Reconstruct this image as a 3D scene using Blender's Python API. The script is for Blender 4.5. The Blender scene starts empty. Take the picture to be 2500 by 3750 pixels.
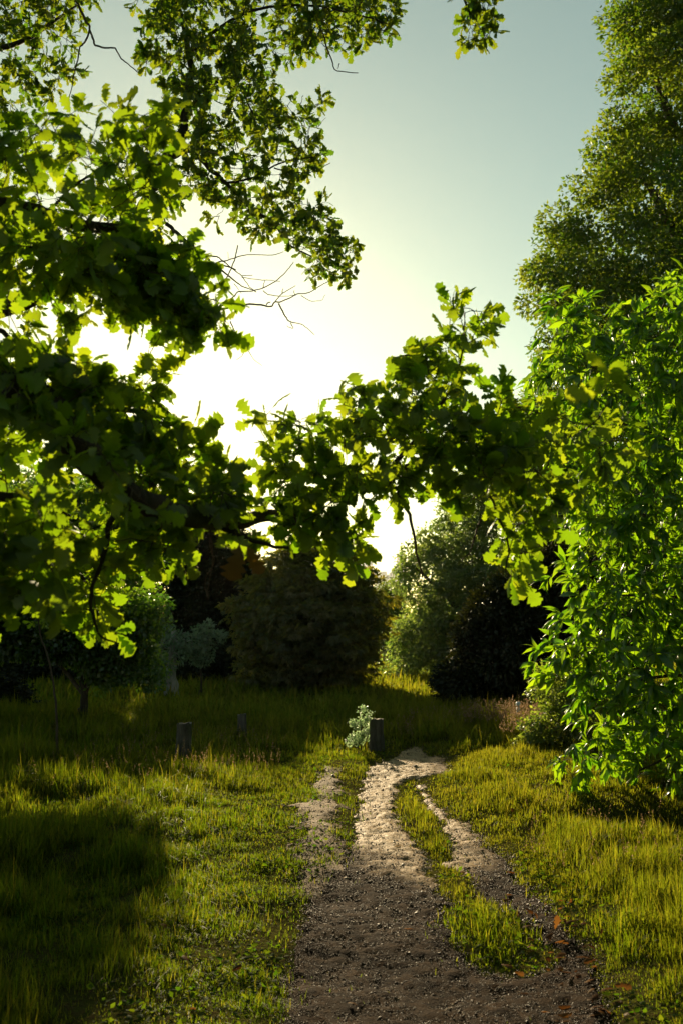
import bpy, math
import numpy as np
from mathutils import Vector

rng = np.random.default_rng(11)
scene = bpy.context.scene
C = scene.collection

# ------------------------------------------------------------------ camera
F = 3646.0                      # focal length in photograph pixels (35 mm on a 36 mm tall frame)
CAM_Z = 1.6
PITCH = math.atan(425.0 / F)
cam_d = bpy.data.cameras.new('camera')
cam = bpy.data.objects.new('camera', cam_d)
C.objects.link(cam)
cam.location = (0, 0, CAM_Z)
cam.rotation_euler = (math.pi / 2 + PITCH, 0, 0)
cam_d.sensor_fit = 'VERTICAL'
cam_d.sensor_height = 36.0
cam_d.lens = 35.0
cam_d.clip_start = 0.05
cam_d.clip_end = 20000
cam_d.dof.use_dof = True
cam_d.dof.focus_distance = 9.0
cam_d.dof.aperture_fstop = 4.0
scene.camera = cam

# ------------------------------------------------------------------ sun, sky, exposure
SUN_EL = math.radians(15.4)
SUN_AZ = math.radians(-9.4)     # measured from +Y, negative is to the left
world = bpy.data.worlds.new('World')
scene.world = world
world.use_nodes = True
wn = world.node_tree
wn.nodes.clear()
sky = wn.nodes.new('ShaderNodeTexSky')
sky.sky_type = 'NISHITA'
sky.sun_disc = False
sky.sun_elevation = SUN_EL
sky.sun_rotation = SUN_AZ
sky.altitude = 60
sky.air_density = 1.0
sky.dust_density = 0.2
sky.ozone_density = 1.0
tint = wn.nodes.new('ShaderNodeMix'); tint.data_type = 'RGBA'; tint.blend_type = 'MULTIPLY'
tint.inputs[0].default_value = 1.0
tint.inputs[7].default_value = (1.32, 1.25, 0.77, 1)
wn.links.new(sky.outputs[0], tint.inputs[6])
bg = wn.nodes.new('ShaderNodeBackground')
bg.inputs[1].default_value = 0.05
wn.links.new(tint.outputs[2], bg.inputs[0])
wo = wn.nodes.new('ShaderNodeOutputWorld')
wn.links.new(bg.outputs[0], wo.inputs[0])

sun_d = bpy.data.lights.new('sun', 'SUN')
sun_d.energy = 4.5
sun_d.angle = math.radians(0.5)
sun_d.color = (1.0, 0.79, 0.48)
sun = bpy.data.objects.new('sun', sun_d)
C.objects.link(sun)
SUN_DIR = Vector((math.sin(SUN_AZ) * math.cos(SUN_EL), math.cos(SUN_AZ) * math.cos(SUN_EL), math.sin(SUN_EL)))
sun.rotation_euler = (-SUN_DIR).to_track_quat('-Z', 'Y').to_euler()
sun.location = SUN_DIR * 60

vs = scene.view_settings
scene.display_settings.display_device = 'sRGB'
vs.view_transform = 'Standard'
vs.look = 'None'
vs.exposure = 1.3
vs.gamma = 1.0
cy = scene.cycles
cy.max_bounces = 6
cy.diffuse_bounces = 4
cy.glossy_bounces = 2
cy.transmission_bounces = 3
cy.transparent_max_bounces = 6
cy.volume_bounces = 0
cy.sample_clamp_indirect = 6.0
cy.use_denoising = True

# ------------------------------------------------------------------ helpers: picture ray -> point
cP, sP = math.cos(PITCH), math.sin(PITCH)

def W(px, py, D):
    """the point seen at photograph pixel (px, py), D metres ahead"""
    px = np.asarray(px, float); py = np.asarray(py, float); D = np.asarray(D, float)
    u = (px - 1250.0) / F
    v = (1875.0 - py) / F
    dy = cP - v * sP
    t = D / dy
    return np.stack(np.broadcast_arrays(t * u, D, CAM_Z + t * (sP + v * cP)), -1)

def G(px, py):
    """point on level ground seen at (px, py)"""
    v = (1875.0 - py) / F
    dz = sP + v * cP
    t = -CAM_Z / dz
    return (t * (px - 1250.0) / F, t * (cP - v * sP))

def unit(a):
    return a / np.maximum(np.linalg.norm(a, axis=-1, keepdims=True), 1e-9)

def in_poly(poly, x, y):
    poly = np.asarray(poly, float)
    x = np.asarray(x, float); y = np.asarray(y, float)
    r = np.zeros(x.shape, bool)
    n = len(poly); j = n - 1
    for i in range(n):
        xi, yi = poly[i]; xj, yj = poly[j]
        c = ((yi > y) != (yj > y))
        if yi != yj:
            r ^= c & (x < (xj - xi) * (y - yi) / (yj - yi) + xi)
        j = i
    return r

def sdist(poly, x, y):
    """signed distance, positive inside"""
    poly = np.asarray(poly, float)
    d = np.full(np.shape(x), 1e9)
    n = len(poly)
    for i in range(n):
        a = poly[i]; b = poly[(i + 1) % n]
        e = b - a
        t = np.clip(((x - a[0]) * e[0] + (y - a[1]) * e[1]) / max(e @ e, 1e-12), 0, 1)
        d = np.minimum(d, np.hypot(x - a[0] - t * e[0], y - a[1] - t * e[1]))
    return np.where(in_poly(poly, x, y), d, -d)

def vnoise(x, y, seed=0):
    x = np.asarray(x, float); y = np.asarray(y, float)
    xi = np.floor(x).astype(np.int64); yi = np.floor(y).astype(np.int64)
    fx = x - xi; fy = y - yi
    fx = fx * fx * (3 - 2 * fx); fy = fy * fy * (3 - 2 * fy)
    def h(a, b):
        n = (a * 374761393 + b * 668265263 + seed * 974711) & 0xFFFFFFFF
        n = ((n ^ (n >> 13)) * 1274126177) & 0xFFFFFFFF
        return ((n ^ (n >> 16)) & 0xFFFF) / 65535.0
    return (h(xi, yi) * (1 - fx) + h(xi + 1, yi) * fx) * (1 - fy) + (h(xi, yi + 1) * (1 - fx) + h(xi + 1, yi + 1) * fx) * fy

def fbm(x, y, seed=0, octv=4):
    s = 0; a = 0.5
    for k in range(octv):
        s = s + a * vnoise(x * 2 ** k, y * 2 ** k, seed + k)
        a *= 0.5
    return s / (1 - 0.5 ** octv)

def sstep(a, b, x):
    t = np.clip((x - a) / (b - a), 0, 1)
    return t * t * (3 - 2 * t)

# ------------------------------------------------------------------ helpers: meshes and objects
class Acc:
    """collects vertices and faces of one mesh"""
    def __init__(self):
        self.v = []; self.l = []; self.t = []; self.a = []; self.n = 0
    def add(self, V, loops, totals, tone=0.5):
        V = np.asarray(V, np.float32).reshape(-1, 3)
        self.v.append(V)
        self.l.append(np.asarray(loops, np.int64).ravel() + self.n)
        self.t.append(np.asarray(totals, np.int32).ravel())
        self.a.append(np.broadcast_to(np.asarray(tone, np.float32), (len(V),)).copy())
        self.n += len(V)
    def build(self, name, mat, parent=None, smooth=False):
        V = np.concatenate(self.v); L = np.concatenate(self.l); T = np.concatenate(self.t); A = np.concatenate(self.a)
        me = bpy.data.meshes.new(name)
        me.vertices.add(len(V)); me.vertices.foreach_set('co', V.ravel())
        me.loops.add(len(L)); me.loops.foreach_set('vertex_index', L.astype(np.int32))
        me.polygons.add(len(T))
        st = np.zeros(len(T), np.int32); st[1:] = np.cumsum(T)[:-1]
        me.polygons.foreach_set('loop_start', st)
        me.polygons.foreach_set('loop_total', T)
        if smooth:
            me.polygons.foreach_set('use_smooth', np.ones(len(T), bool))
        at = me.attributes.new('tone', 'FLOAT', 'POINT')
        at.data.foreach_set('value', A)
        me.update(calc_edges=True)
        me.validate()
        me.materials.append(mat)
        o = bpy.data.objects.new(name, me)
        C.objects.link(o)
        if parent is not None:
            o.parent = parent
            o.matrix_parent_inverse = parent.matrix_world.inverted()
        return o

def thing(name, label, cat, loc, group=None):
    o = bpy.data.objects.new(name, None)
    C.objects.link(o)
    o.location = loc
    o.empty_display_size = 0.3
    o['label'] = label; o['category'] = cat
    if group: o['group'] = group
    bpy.context.view_layer.update()
    return o

def tag(o, kind=None, label=None, cat=None, group=None):
    if kind: o['kind'] = kind
    if label: o['label'] = label
    if cat: o['category'] = cat
    if group: o['group'] = group
    return o

def tube(acc, P, R, seg=6, tone=0.5):
    P = np.asarray(P, float); n = len(P)
    R = np.broadcast_to(np.asarray(R, float), (n,))
    T = np.gradient(P, axis=0); T = unit(T)
    ref = np.array([0.31, 0.17, 0.93])
    N = np.cross(T, ref); bad = np.linalg.norm(N, axis=1) < 0.15
    N[bad] = np.cross(T[bad], [1, 0, 0])
    N = unit(N); B = np.cross(T, N)
    a = np.arange(seg) * 2 * math.pi / seg
    ring = N[:, None] * np.cos(a)[None, :, None] + B[:, None] * np.sin(a)[None, :, None]
    V = P[:, None] + ring * R[:, None, None]
    V = V.reshape(-1, 3)
    i = np.arange(n - 1)[:, None] * seg; k = np.arange(seg)[None]; k2 = (k + 1) % seg
    q = np.stack([i + k, i + k2, i + seg + k2, i + seg + k], -1).reshape(-1)
    acc.add(V, q, np.full((n - 1) * seg, 4), tone)
    acc.add(V[-seg:], np.arange(seg), [seg], tone)

def spline(P, per=5):
    """Catmull-Rom through points"""
    P = np.asarray(P, float)
    Q = np.vstack([2 * P[0] - P[1], P, 2 * P[-1] - P[-2]])
    out = []
    for i in range(1, len(Q) - 2):
        t = np.linspace(0, 1, per, endpoint=False)[:, None]
        a, b, c, d = Q[i - 1], Q[i], Q[i + 1], Q[i + 2]
        out.append(0.5 * ((2 * b) + (c - a) * t + (2 * a - 5 * b + 4 * c - d) * t ** 2 + (3 * b - a - 3 * c + d) * t ** 3))
    out.append(P[-1:])
    return np.vstack(out)

class Skel:
    """branch skeleton that grows towards wanted points"""
    def __init__(self):
        self.P = np.zeros((0, 3)); self.R = np.zeros(0); self.D = np.zeros((0, 3)); self.acc = Acc()
    def limb(self, P, r0, r1, per=6, seg=8, wob=0.0, node=True, acc=None):
        Q = spline(P, per)
        n = len(Q)
        if wob:
            w = rng.normal(0, wob, (n, 3)); w[0] = 0; w[-1] = 0
            Q = Q + (w + np.roll(w, 1, 0)) * 0.5
        R = r0 + (r1 - r0) * np.linspace(0, 1, n) ** 0.85
        tube(acc or self.acc, Q, R, seg)
        if node:
            self.P = np.vstack([self.P, Q]); self.R = np.append(self.R, R)
            self.D = np.vstack([self.D, unit(np.gradient(Q, axis=0))])
        return Q
    def grow(self, targets, tip=0.0025, k=0.010, seg=5, step=0.12, wob=0.02, rmax=0.06):
        """returns the growth direction at each target"""
        targets = np.asarray(targets, float)
        d0 = np.min(np.linalg.norm(targets[:, None] - self.P[None, ::3], axis=2), axis=1)
        dirs = np.zeros_like(targets)
        for i in np.argsort(d0):
            c = targets[i]
            dv = c - self.P
            dist = np.linalg.norm(dv, axis=1)
            al = np.einsum('ij,ij->i', dv, self.D) / np.maximum(dist, 1e-6)
            j = np.argmin(dist * (1.25 - 0.25 * al))
            p, r, dd, L = self.P[j], self.R[j], self.D[j], dist[j]
            n = max(3, int(L / step) + 2)
            t = np.linspace(0, 1, n)[:, None]
            ctrl = p + (dd * 0.6 + unit(c - p) * 0.4 + rng.normal(0, 0.15, 3)) * L * 0.45
            Q = p * (1 - t) ** 2 + 2 * ctrl * t * (1 - t) + c * t ** 2
            w = rng.normal(0, min(wob, L * 0.08), (n, 3)); w[0] = 0
            Q = Q + w
            ra = min(r * 0.75, tip + k * L, rmax)
            R = ra + (tip - ra) * np.linspace(0, 1, n)
            tube(self.acc, Q, R, seg)
            self.P = np.vstack([self.P, Q[1:]]); self.R = np.append(self.R, R[1:])
            dr = unit(np.gradient(Q, axis=0))
            self.D = np.vstack([self.D, dr[1:]])
            dirs[i] = dr[-1]
        return dirs

# ------------------------------------------------------------------ leaf shapes
def leaf_from_half(half, cup=-0.12, arch=0.08, droop=0.15, petiole=0.0, jitter=0.0, seed=0):
    r = np.random.default_rng(seed)
    half = np.asarray(half, float)
    y, x = half[:, 0], half[:, 1]
    V = []; fl = []; ft = []
    n = len(half)
    zc = arch * np.sin(math.pi * y) - droop * y ** 2
    xl = x * (1 + r.normal(0, jitter, n)); xr = x * (1 + r.normal(0, jitter, n))
    yl = y + r.normal(0, jitter * 0.08, n); yr = y + r.normal(0, jitter * 0.08, n)
    for i in range(n):
        V.append((0, y[i], zc[i]))
        V.append((-xl[i], yl[i] + 0.15 * xl[i], zc[i] + cup * xl[i] + r.normal(0, jitter * 0.08)))
        V.append((xr[i], yr[i] + 0.15 * xr[i], zc[i] + cup * xr[i] + r.normal(0, jitter * 0.08)))
    V = np.array(V); V[:, 1] += petiole
    for i in range(n - 1):
        a = i * 3; b = a + 3
        fl += [a, b, b + 1, a + 1]; ft.append(4)
        fl += [a, a + 2, b + 2, b]; ft.append(4)
    return V, np.array(fl), np.array(ft)

OAK = [(0, .012), (.07, .03), (.14, .07), (.19, .15), (.24, .17), (.29, .10), (.36, .20), (.43, .26), (.48, .24), (.52, .15),
       (.59, .27), (.66, .32), (.71, .29), (.74, .19), (.82, .27), (.88, .25), (.91, .16), (.96, .13), (1.0, .04)]
OAK_HI = [leaf_from_half(OAK, -0.25, 0.06, 0.12, 0.04, 0.12, s) for s in range(4)]
OAK_LO = [leaf_from_half([(0, .02), (.2, .16), (.3, .09), (.46, .27), (.55, .15), (.72, .32), (.8, .18), (.93, .2), (1, .06)], -0.3, 0.05, 0.12, 0.04, 0.15, 9 + s) for s in range(3)]
LANCE = [leaf_from_half([(0, .015), (.12, .08), (.3, .135), (.5, .15), (.7, .115), (.88, .05), (1, .005)], -0.35, 0.10, 0.30 + 0.12 * s, 0.05, 0.06, 20 + s) for s in range(3)]
OVATE = [leaf_from_half([(0, .03), (.3, .30), (.65, .27), (1, .01)], -0.3, 0.04, 0.12, 0.06, 0.1, 30 + s) for s in range(2)]
def flat_leaf(w, fold=0.1, droop=0.0):
    V = np.array([(0, 0, 0), (w, .42, -fold), (0, 1, -droop), (-w, .42, -fold)], float)
    return V, np.array([0, 1, 2, 0, 2, 3]), np.array([3, 3])
SMALL = [flat_leaf(.34), flat_leaf(.28, .16), flat_leaf(.38, .04, .1)]
def palm_leaf():
    V = []; fl = []; ft = []
    for k, a in enumerate((-1.25, -0.65, 0.0, 0.65, 1.25)):
        s = (0.62, 0.85, 1.0, 0.85, 0.62)[k]
        d = np.array([math.sin(a), math.cos(a)]); e = np.array([d[1], -d[0]])
        b = len(V)
        for (t, w, z) in ((0, 0, 0), (.62, .15, .02), (1, 0, -.30), (.62, -.15, .02)):
            q = d * t * s + e * w * s
            V.append((q[0], q[1], z * s))
        fl += [b, b + 1, b + 2, b, b + 2, b + 3]; ft += [3, 3]
    return np.array(V), np.array(fl), np.array(ft)
PALM = [palm_leaf()]

def put_leaves(acc, temps, pos, axis, nrm, size, tone):
    """one leaf per row: base point, growing axis, face normal"""
    Y = unit(axis)
    X = unit(np.cross(Y, nrm)); Z = np.cross(X, Y)
    n = len(pos)
    which = rng.integers(0, len(temps), n)
    for k, (V0, fl, ft) in enumerate(temps):
        m = which == k
        c = int(m.sum())
        if not c: continue
        s = size[m][:, None, None]
        V = pos[m][:, None] + s * (V0[None, :, 0:1] * X[m][:, None] + V0[None, :, 1:2] * Y[m][:, None] + V0[None, :, 2:3] * Z[m][:, None])
        nv = len(V0)
        L = (np.arange(c)[:, None] * nv + fl[None]).ravel()
        acc.add(V.reshape(-1, 3), L, np.tile(ft, c), np.repeat(tone[m], nv))

# ------------------------------------------------------------------ materials
def nodes_of(name):
    m = bpy.data.materials.new(name); m.use_nodes = True
    nt = m.node_tree; nt.nodes.clear()
    out = nt.nodes.new('ShaderNodeOutputMaterial')
    return m, nt, out

def mixrgb(nt, fac, a, b):
    n = nt.nodes.new('ShaderNodeMix'); n.data_type = 'RGBA'
    if hasattr(fac, 'is_linked'): nt.links.new(fac, n.inputs[0])
    else: n.inputs[0].default_value = fac
    for k, v in ((6, a), (7, b)):
        if hasattr(v, 'is_linked'): nt.links.new(v, n.inputs[k])
        else: n.inputs[k].default_value = (*v, 1)
    return n.outputs[2]

def noise(nt, scale, detail=4, rough=0.55, vec=None):
    n = nt.nodes.new('ShaderNodeTexNoise')
    n.inputs['Scale'].default_value = scale; n.inputs['Detail'].default_value = detail; n.inputs['Roughness'].default_value = rough
    if vec is not None: nt.links.new(vec, n.inputs['Vector'])
    return n.outputs['Fac']

def ramp(nt, fac, lo, hi):
    n = nt.nodes.new('ShaderNodeMapRange'); n.clamp = True
    n.inputs[1].default_value = lo; n.inputs[2].default_value = hi
    nt.links.new(fac, n.inputs[0])
    return n.outputs[0]

def leaf_mat(name, a, b, ta, tb, trans=0.5, gloss=0.05, rough=0.4):
    """a..b reflected colour, ta..tb colour of light coming through, over the tone of each leaf"""
    a, b, ta, tb = [tuple(0.68 * v for v in c) for c in (a, b, ta, tb)]
    m, nt, out = nodes_of(name)
    at = nt.nodes.new('ShaderNodeAttribute'); at.attribute_name = 'tone'
    f = at.outputs['Fac']
    d = nt.nodes.new('ShaderNodeBsdfDiffuse'); t = nt.nodes.new('ShaderNodeBsdfTranslucent')
    nt.links.new(mixrgb(nt, f, a, b), d.inputs[0]); nt.links.new(mixrgb(nt, f, ta, tb), t.inputs[0])
    mx = nt.nodes.new('ShaderNodeMixShader'); mx.inputs[0].default_value = trans
    nt.links.new(d.outputs[0], mx.inputs[1]); nt.links.new(t.outputs[0], mx.inputs[2])
    res = mx.outputs[0]
    if gloss:
        g = nt.nodes.new('ShaderNodeBsdfGlossy'); g.inputs['Roughness'].default_value = rough
        g.inputs[0].default_value = (0.9, 0.95, 0.9, 1)
        m2 = nt.nodes.new('ShaderNodeMixShader'); m2.inputs[0].default_value = gloss
        nt.links.new(res, m2.inputs[1]); nt.links.new(g.outputs[0], m2.inputs[2]); res = m2.outputs[0]
    nt.links.new(res, out.inputs[0])
    return m

def bark_mat(name, a, b, scale=14, moss=None):
    m, nt, out = nodes_of(name)
    tc = nt.nodes.new('ShaderNodeTexCoord')
    mp = nt.nodes.new('ShaderNodeMapping'); mp.inputs['Scale'].default_value = (1, 1, 0.22)
    nt.links.new(tc.outputs['Object'], mp.inputs[0])
    f = noise(nt, scale, 6, 0.65, mp.outputs[0])
    col = mixrgb(nt, ramp(nt, f, 0.35, 0.65), a, b)
    if moss:
        f2 = noise(nt, 3.0, 4, 0.6, tc.outputs['Object'])
        col = mixrgb(nt, ramp(nt, f2, 0.5, 0.62), col, moss)
    p = nt.nodes.new('ShaderNodeBsdfPrincipled')
    nt.links.new(col, p.inputs['Base Color']); p.inputs['Roughness'].default_value = 0.85
    p.inputs['Specular IOR Level'].default_value = 0.25
    bm = nt.nodes.new('ShaderNodeBump'); bm.inputs['Strength'].default_value = 0.8; bm.inputs['Distance'].default_value = 0.02
    nt.links.new(f, bm.inputs['Height']); nt.links.new(bm.outputs[0], p.inputs['Normal'])
    nt.links.new(p.outputs[0], out.inputs[0])
    return m

M_BARK = bark_mat('oak_bark', (0.016, 0.012, 0.008), (0.050, 0.038, 0.026), 14, (0.03, 0.034, 0.010))
M_TWIG = bark_mat('twig_bark', (0.045, 0.032, 0.022), (0.10, 0.075, 0.05), 30)
M_PALE = bark_mat('pale_bark', (0.14, 0.14, 0.13), (0.34, 0.33, 0.31), 10)
M_STUMP = bark_mat('weathered_wood', (0.03, 0.026, 0.022), (0.11, 0.10, 0.085), 16, (0.04, 0.05, 0.02))
M_CUT = bark_mat('sawn_wood', (0.14, 0.12, 0.09), (0.30, 0.26, 0.20), 20)

M_OAK = leaf_mat('oak_leaf', (0.045, 0.09, 0.015), (0.075, 0.125, 0.02), (0.26, 0.50, 0.007), (0.56, 0.68, 0.014), 0.62, 0.035, 0.45)
M_OAK2 = leaf_mat('oak_leaf_high', (0.03, 0.075, 0.014), (0.06, 0.11, 0.02), (0.15, 0.33, 0.008), (0.44, 0.50, 0.012), 0.55, 0.03, 0.45)
M_LIME = leaf_mat('lime_leaf', (0.03, 0.07, 0.02), (0.07, 0.11, 0.025), (0.17, 0.36, 0.010), (0.50, 0.58, 0.022), 0.52, 0.03, 0.45)
M_CHEST = leaf_mat('chestnut_leaf', (0.03, 0.085, 0.012), (0.05, 0.12, 0.015), (0.20, 0.50, 0.006), (0.58, 0.86, 0.012), 0.62, 0.045, 0.32)
M_ROUND = leaf_mat('horse_chestnut_leaf', (0.05, 0.085, 0.016), (0.11, 0.12, 0.024), (0.22, 0.27, 0.010), (0.52, 0.44, 0.020), 0.5, 0.04, 0.45)
M_HAZY = leaf_mat('hazy_maple_leaf', (0.035, 0.075, 0.03), (0.07, 0.12, 0.035), (0.28, 0.48, 0.06), (0.58, 0.70, 0.10), 0.56, 0.05, 0.4)  # leaf colours raised and paled so the air haze is in them
M_DARK = leaf_mat('shaded_leaf', (0.008, 0.016, 0.006), (0.02, 0.03, 0.008), (0.01, 0.02, 0.002), (0.06, 0.06, 0.004), 0.25, 0.02, 0.3)  # near-black leaf colour with the deep shade of these trees put in
M_THORN = leaf_mat('hawthorn_leaf', (0.02, 0.055, 0.015), (0.04, 0.085, 0.015), (0.12, 0.36, 0.008), (0.34, 0.54, 0.01), 0.5, 0.05, 0.3)
M_YOUNG = leaf_mat('young_tree_leaf', (0.05, 0.10, 0.02), (0.09, 0.14, 0.04), (0.30, 0.50, 0.02), (0.60, 0.70, 0.08), 0.55, 0.05, 0.4)
M_SHOOT = leaf_mat('shoot_leaf', (0.10, 0.16, 0.08), (0.20, 0.26, 0.16), (0.42, 0.72, 0.26), (0.70, 0.90, 0.44), 0.58, 0.10, 0.3)
M_PALELEAF = leaf_mat('pale_leaf', (0.07, 0.15, 0.08), (0.15, 0.24, 0.14), (0.16, 0.32, 0.10), (0.30, 0.44, 0.16), 0.42, 0.06, 0.4)
M_DRY = leaf_mat('withered_leaf', (0.14, 0.08, 0.02), (0.20, 0.13, 0.03), (0.16, 0.08, 0.01), (0.30, 0.14, 0.012), 0.4, 0.02, 0.5)
M_LITTER = leaf_mat('fallen_leaf', (0.10, 0.04, 0.014), (0.22, 0.10, 0.03), (0.16, 0.05, 0.010), (0.38, 0.16, 0.03), 0.4, 0.008, 0.5)
M_GRASS = leaf_mat('grass_blade', (0.014, 0.030, 0.004), (0.048, 0.044, 0.008), (0.19, 0.34, 0.004), (0.47, 0.43, 0.022), 0.62, 0.005, 0.35)
M_WEED = leaf_mat('weed_leaf', (0.02, 0.05, 0.008), (0.05, 0.08, 0.012), (0.12, 0.28, 0.006), (0.34, 0.40, 0.012), 0.5, 0.004, 0.5)
M_SEED = leaf_mat('grass_seed_head', (0.26, 0.16, 0.10), (0.40, 0.27, 0.19), (0.42, 0.26, 0.13), (0.58, 0.40, 0.25), 0.45, 0.0)

# ------------------------------------------------------------------ ground shapes (metres, from picture outlines)
def gp(pts): return np.array([G(*p) for p in pts])
TRACK = gp([(940, 4300), (1000, 3790), (1040, 3640), (1075, 3500), (1100, 3400), (1150, 3270), (1200, 3170), (1300, 3080), (1312, 2960), (1325, 2860), (1365, 2800),
            (1430, 2775), (1475, 2745), (1530, 2735), (1575, 2768), (1625, 2775), (1650, 2830), (1570, 2840), (1540, 2852), (1590, 2930),
            (1640, 2990), (1710, 3010), (1770, 3080), (1850, 3130), (1900, 3220), (1990, 3300), (2060, 3400), (2150, 3480), (2200, 3600), (2290, 3790), (2520, 4300)])
ISLE1 = gp([(1475, 2862), (1512, 2850), (1540, 2930), (1590, 2980), (1640, 3060), (1650, 3120), (1590, 3130), (1530, 3070), (1470, 2990), (1455, 2920)])
ISLE2 = gp([(1600, 3140), (1680, 3200), (1720, 3280), (1800, 3330), (1900, 3400), (1985, 3465), (1970, 3520), (1830, 3520), (1740, 3470), (1660, 3380), (1690, 3320), (1640, 3230)])
WORN = gp([(1050, 3300), (1090, 3150), (1075, 3020), (1060, 2960), (1130, 2890), (1190, 2815), (1250, 2825), (1262, 2950), (1250, 3050), (1270, 3150), (1190, 3280)])
HOLLOW = G(2370, 3030)

def track_field(x, y):
    """roughly metres inside the bare track (negative outside)"""
    s = sdist(TRACK, x, y)
    s = np.minimum(s, -sdist(ISLE1, x, y) - 0.03)
    s = np.minimum(s, -sdist(ISLE2, x, y) - 0.07)
    return s
def track_bare(x, y):
    s = track_field(x, y)
    n = fbm(x * 7, y * 7, 3) - 0.5
    n2 = fbm(x * 22, y * 22, 5) - 0.5
    return s + n * 0.16 + n2 * 0.10
def worn_bare(x, y):
    s = sdist(WORN, x, y)
    return s + (fbm(x * 7, y * 4, 13) - 0.5) * 0.28 + (fbm(x * 25, y * 18, 15) - 0.5) * 0.22 - 0.02

def H(x, y):
    """height of the ground"""
    x = np.asarray(x, float); y = np.asarray(y, float)
    near = np.exp(-((y - 8) / 14) ** 2)
    z = 0.10 * (fbm(x * 0.6, y * 0.6, 40, 3) - 0.5) * np.clip(np.hypot(x, y) / 3, 0, 1)
    z = z + near * 0.045 * (fbm(x * 2.6, y * 2.6, 41, 3) - 0.5)
    s = sdist(TRACK, x, y)
    z = z - 0.035 * sstep(-0.25, 0.15, s)
    z = z + 0.06 * sstep(0.05, 0.9, -s) * (x > 0.4) * near
    z = z - 0.26 * np.exp(-(((x - HOLLOW[0]) / 0.55) ** 2 + ((y - HOLLOW[1]) / 0.36) ** 2))
    return z

# ground sheet
def axis_pts(core0, core1, step, far):
    a = list(np.arange(core0, core1 + 1e-6, step))
    s = step; v = core1
    while v < far:
        s *= 1.18; v += s; a.append(v)
    s = step; v = core0
    while v > -far:
        s *= 1.18; v -= s; a.insert(0, v)
    return np.array(a)
def grid_mesh(acc, xs, ys, Z):
    nx, ny = len(xs), len(ys)
    X, Y = np.meshgrid(xs, ys)
    V = np.stack([X, Y, Z], -1).reshape(-1, 3)
    i = np.arange(ny - 1)[:, None] * nx + np.arange(nx - 1)[None]
    q = np.stack([i, i + 1, i + nx + 1, i + nx], -1).reshape(-1)
    acc.add(V, q, np.full((nx - 1) * (ny - 1), 4))

def mat_ground():
    m, nt, out = nodes_of('meadow_soil')
    tc = nt.nodes.new('ShaderNodeTexCoord')
    f = noise(nt, 1.7, 6, 0.6, tc.outputs['Object']); f2 = noise(nt, 28, 4, 0.6, tc.outputs['Object'])
    c = mixrgb(nt, ramp(nt, f, 0.35, 0.65), (0.035, 0.042, 0.010), (0.075, 0.070, 0.018))
    c = mixrgb(nt, ramp(nt, f2, 0.45, 0.7), c, (0.050, 0.034, 0.016))
    p = nt.nodes.new('ShaderNodeBsdfPrincipled'); p.inputs['Roughness'].default_value = 1.0
    p.inputs['Specular IOR Level'].default_value = 0.0
    nt.links.new(c, p.inputs['Base Color'])
    b = nt.nodes.new('ShaderNodeBump'); b.inputs['Strength'].default_value = 0.7; b.inputs['Distance'].default_value = 0.03
    nt.links.new(f2, b.inputs['Height']); nt.links.new(b.outputs[0], p.inputs['Normal'])
    nt.links.new(p.outputs[0], out.inputs[0])
    return m
xs = axis_pts(-6, 6, 0.07, 2500); ys = axis_pts(2.0, 20, 0.07, 2500)
Xg, Yg = np.meshgrid(xs, ys)
acc = Acc(); grid_mesh(acc, xs, ys, H(Xg, Yg))
tag(acc.build('meadow_ground', mat_ground(), smooth=True), 'structure')

# bare track: finer sheet over the ground, its rim sinking below it
def mat_track():
    m, nt, out = nodes_of('gravelly_soil')
    tc = nt.nodes.new('ShaderNodeTexCoord')
    at = nt.nodes.new('ShaderNodeAttribute'); at.attribute_name = 'tone'
    f = noise(nt, 9, 6, 0.62, tc.outputs['Object']); f2 = noise(nt, 70, 4, 0.6, tc.outputs['Object'])
    dark = mixrgb(nt, ramp(nt, f, 0.42, 0.66), (0.010, 0.0055, 0.0025), (0.040, 0.022, 0.010))
    dark = mixrgb(nt, ramp(nt, f2, 0.56, 0.72), dark, (0.07, 0.045, 0.024))
    sand = mixrgb(nt, ramp(nt, f2, 0.35, 0.7), (0.24, 0.150, 0.072), (0.44, 0.31, 0.16))  # sand colour, with some of the pale backlit glare put into it
    c = mixrgb(nt, at.outputs['Fac'], dark, sand)
    p = nt.nodes.new('ShaderNodeBsdfPrincipled'); p.inputs['Roughness'].default_value = 0.92
    p.inputs['Specular IOR Level'].default_value = 0.08
    nt.links.new(c, p.inputs['Base Color'])
    mr = nt.nodes.new('ShaderNodeMapRange'); mr.inputs[1].default_value = 0; mr.inputs[2].default_value = 1; mr.inputs[3].default_value = 0.02; mr.inputs[4].default_value = 0.04
    nt.links.new(at.outputs['Fac'], mr.inputs[0]); nt.links.new(mr.outputs[0], p.inputs['Specular IOR Level'])
    mr = nt.nodes.new('ShaderNodeMapRange'); mr.inputs[3].default_value = 0.92; mr.inputs[4].default_value = 0.62
    nt.links.new(at.outputs['Fac'], mr.inputs[0]); nt.links.new(mr.outputs[0], p.inputs['Roughness'])
    b = nt.nodes.new('ShaderNodeBump'); b.inputs['Strength'].default_value = 0.9; b.inputs['Distance'].default_value = 0.012
    nt.links.new(f2, b.inputs['Height']); nt.links.new(b.outputs[0], p.inputs['Normal'])
    nt.links.new(p.outputs[0], out.inputs[0])
    return m
M_TRACK = mat_track()

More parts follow.
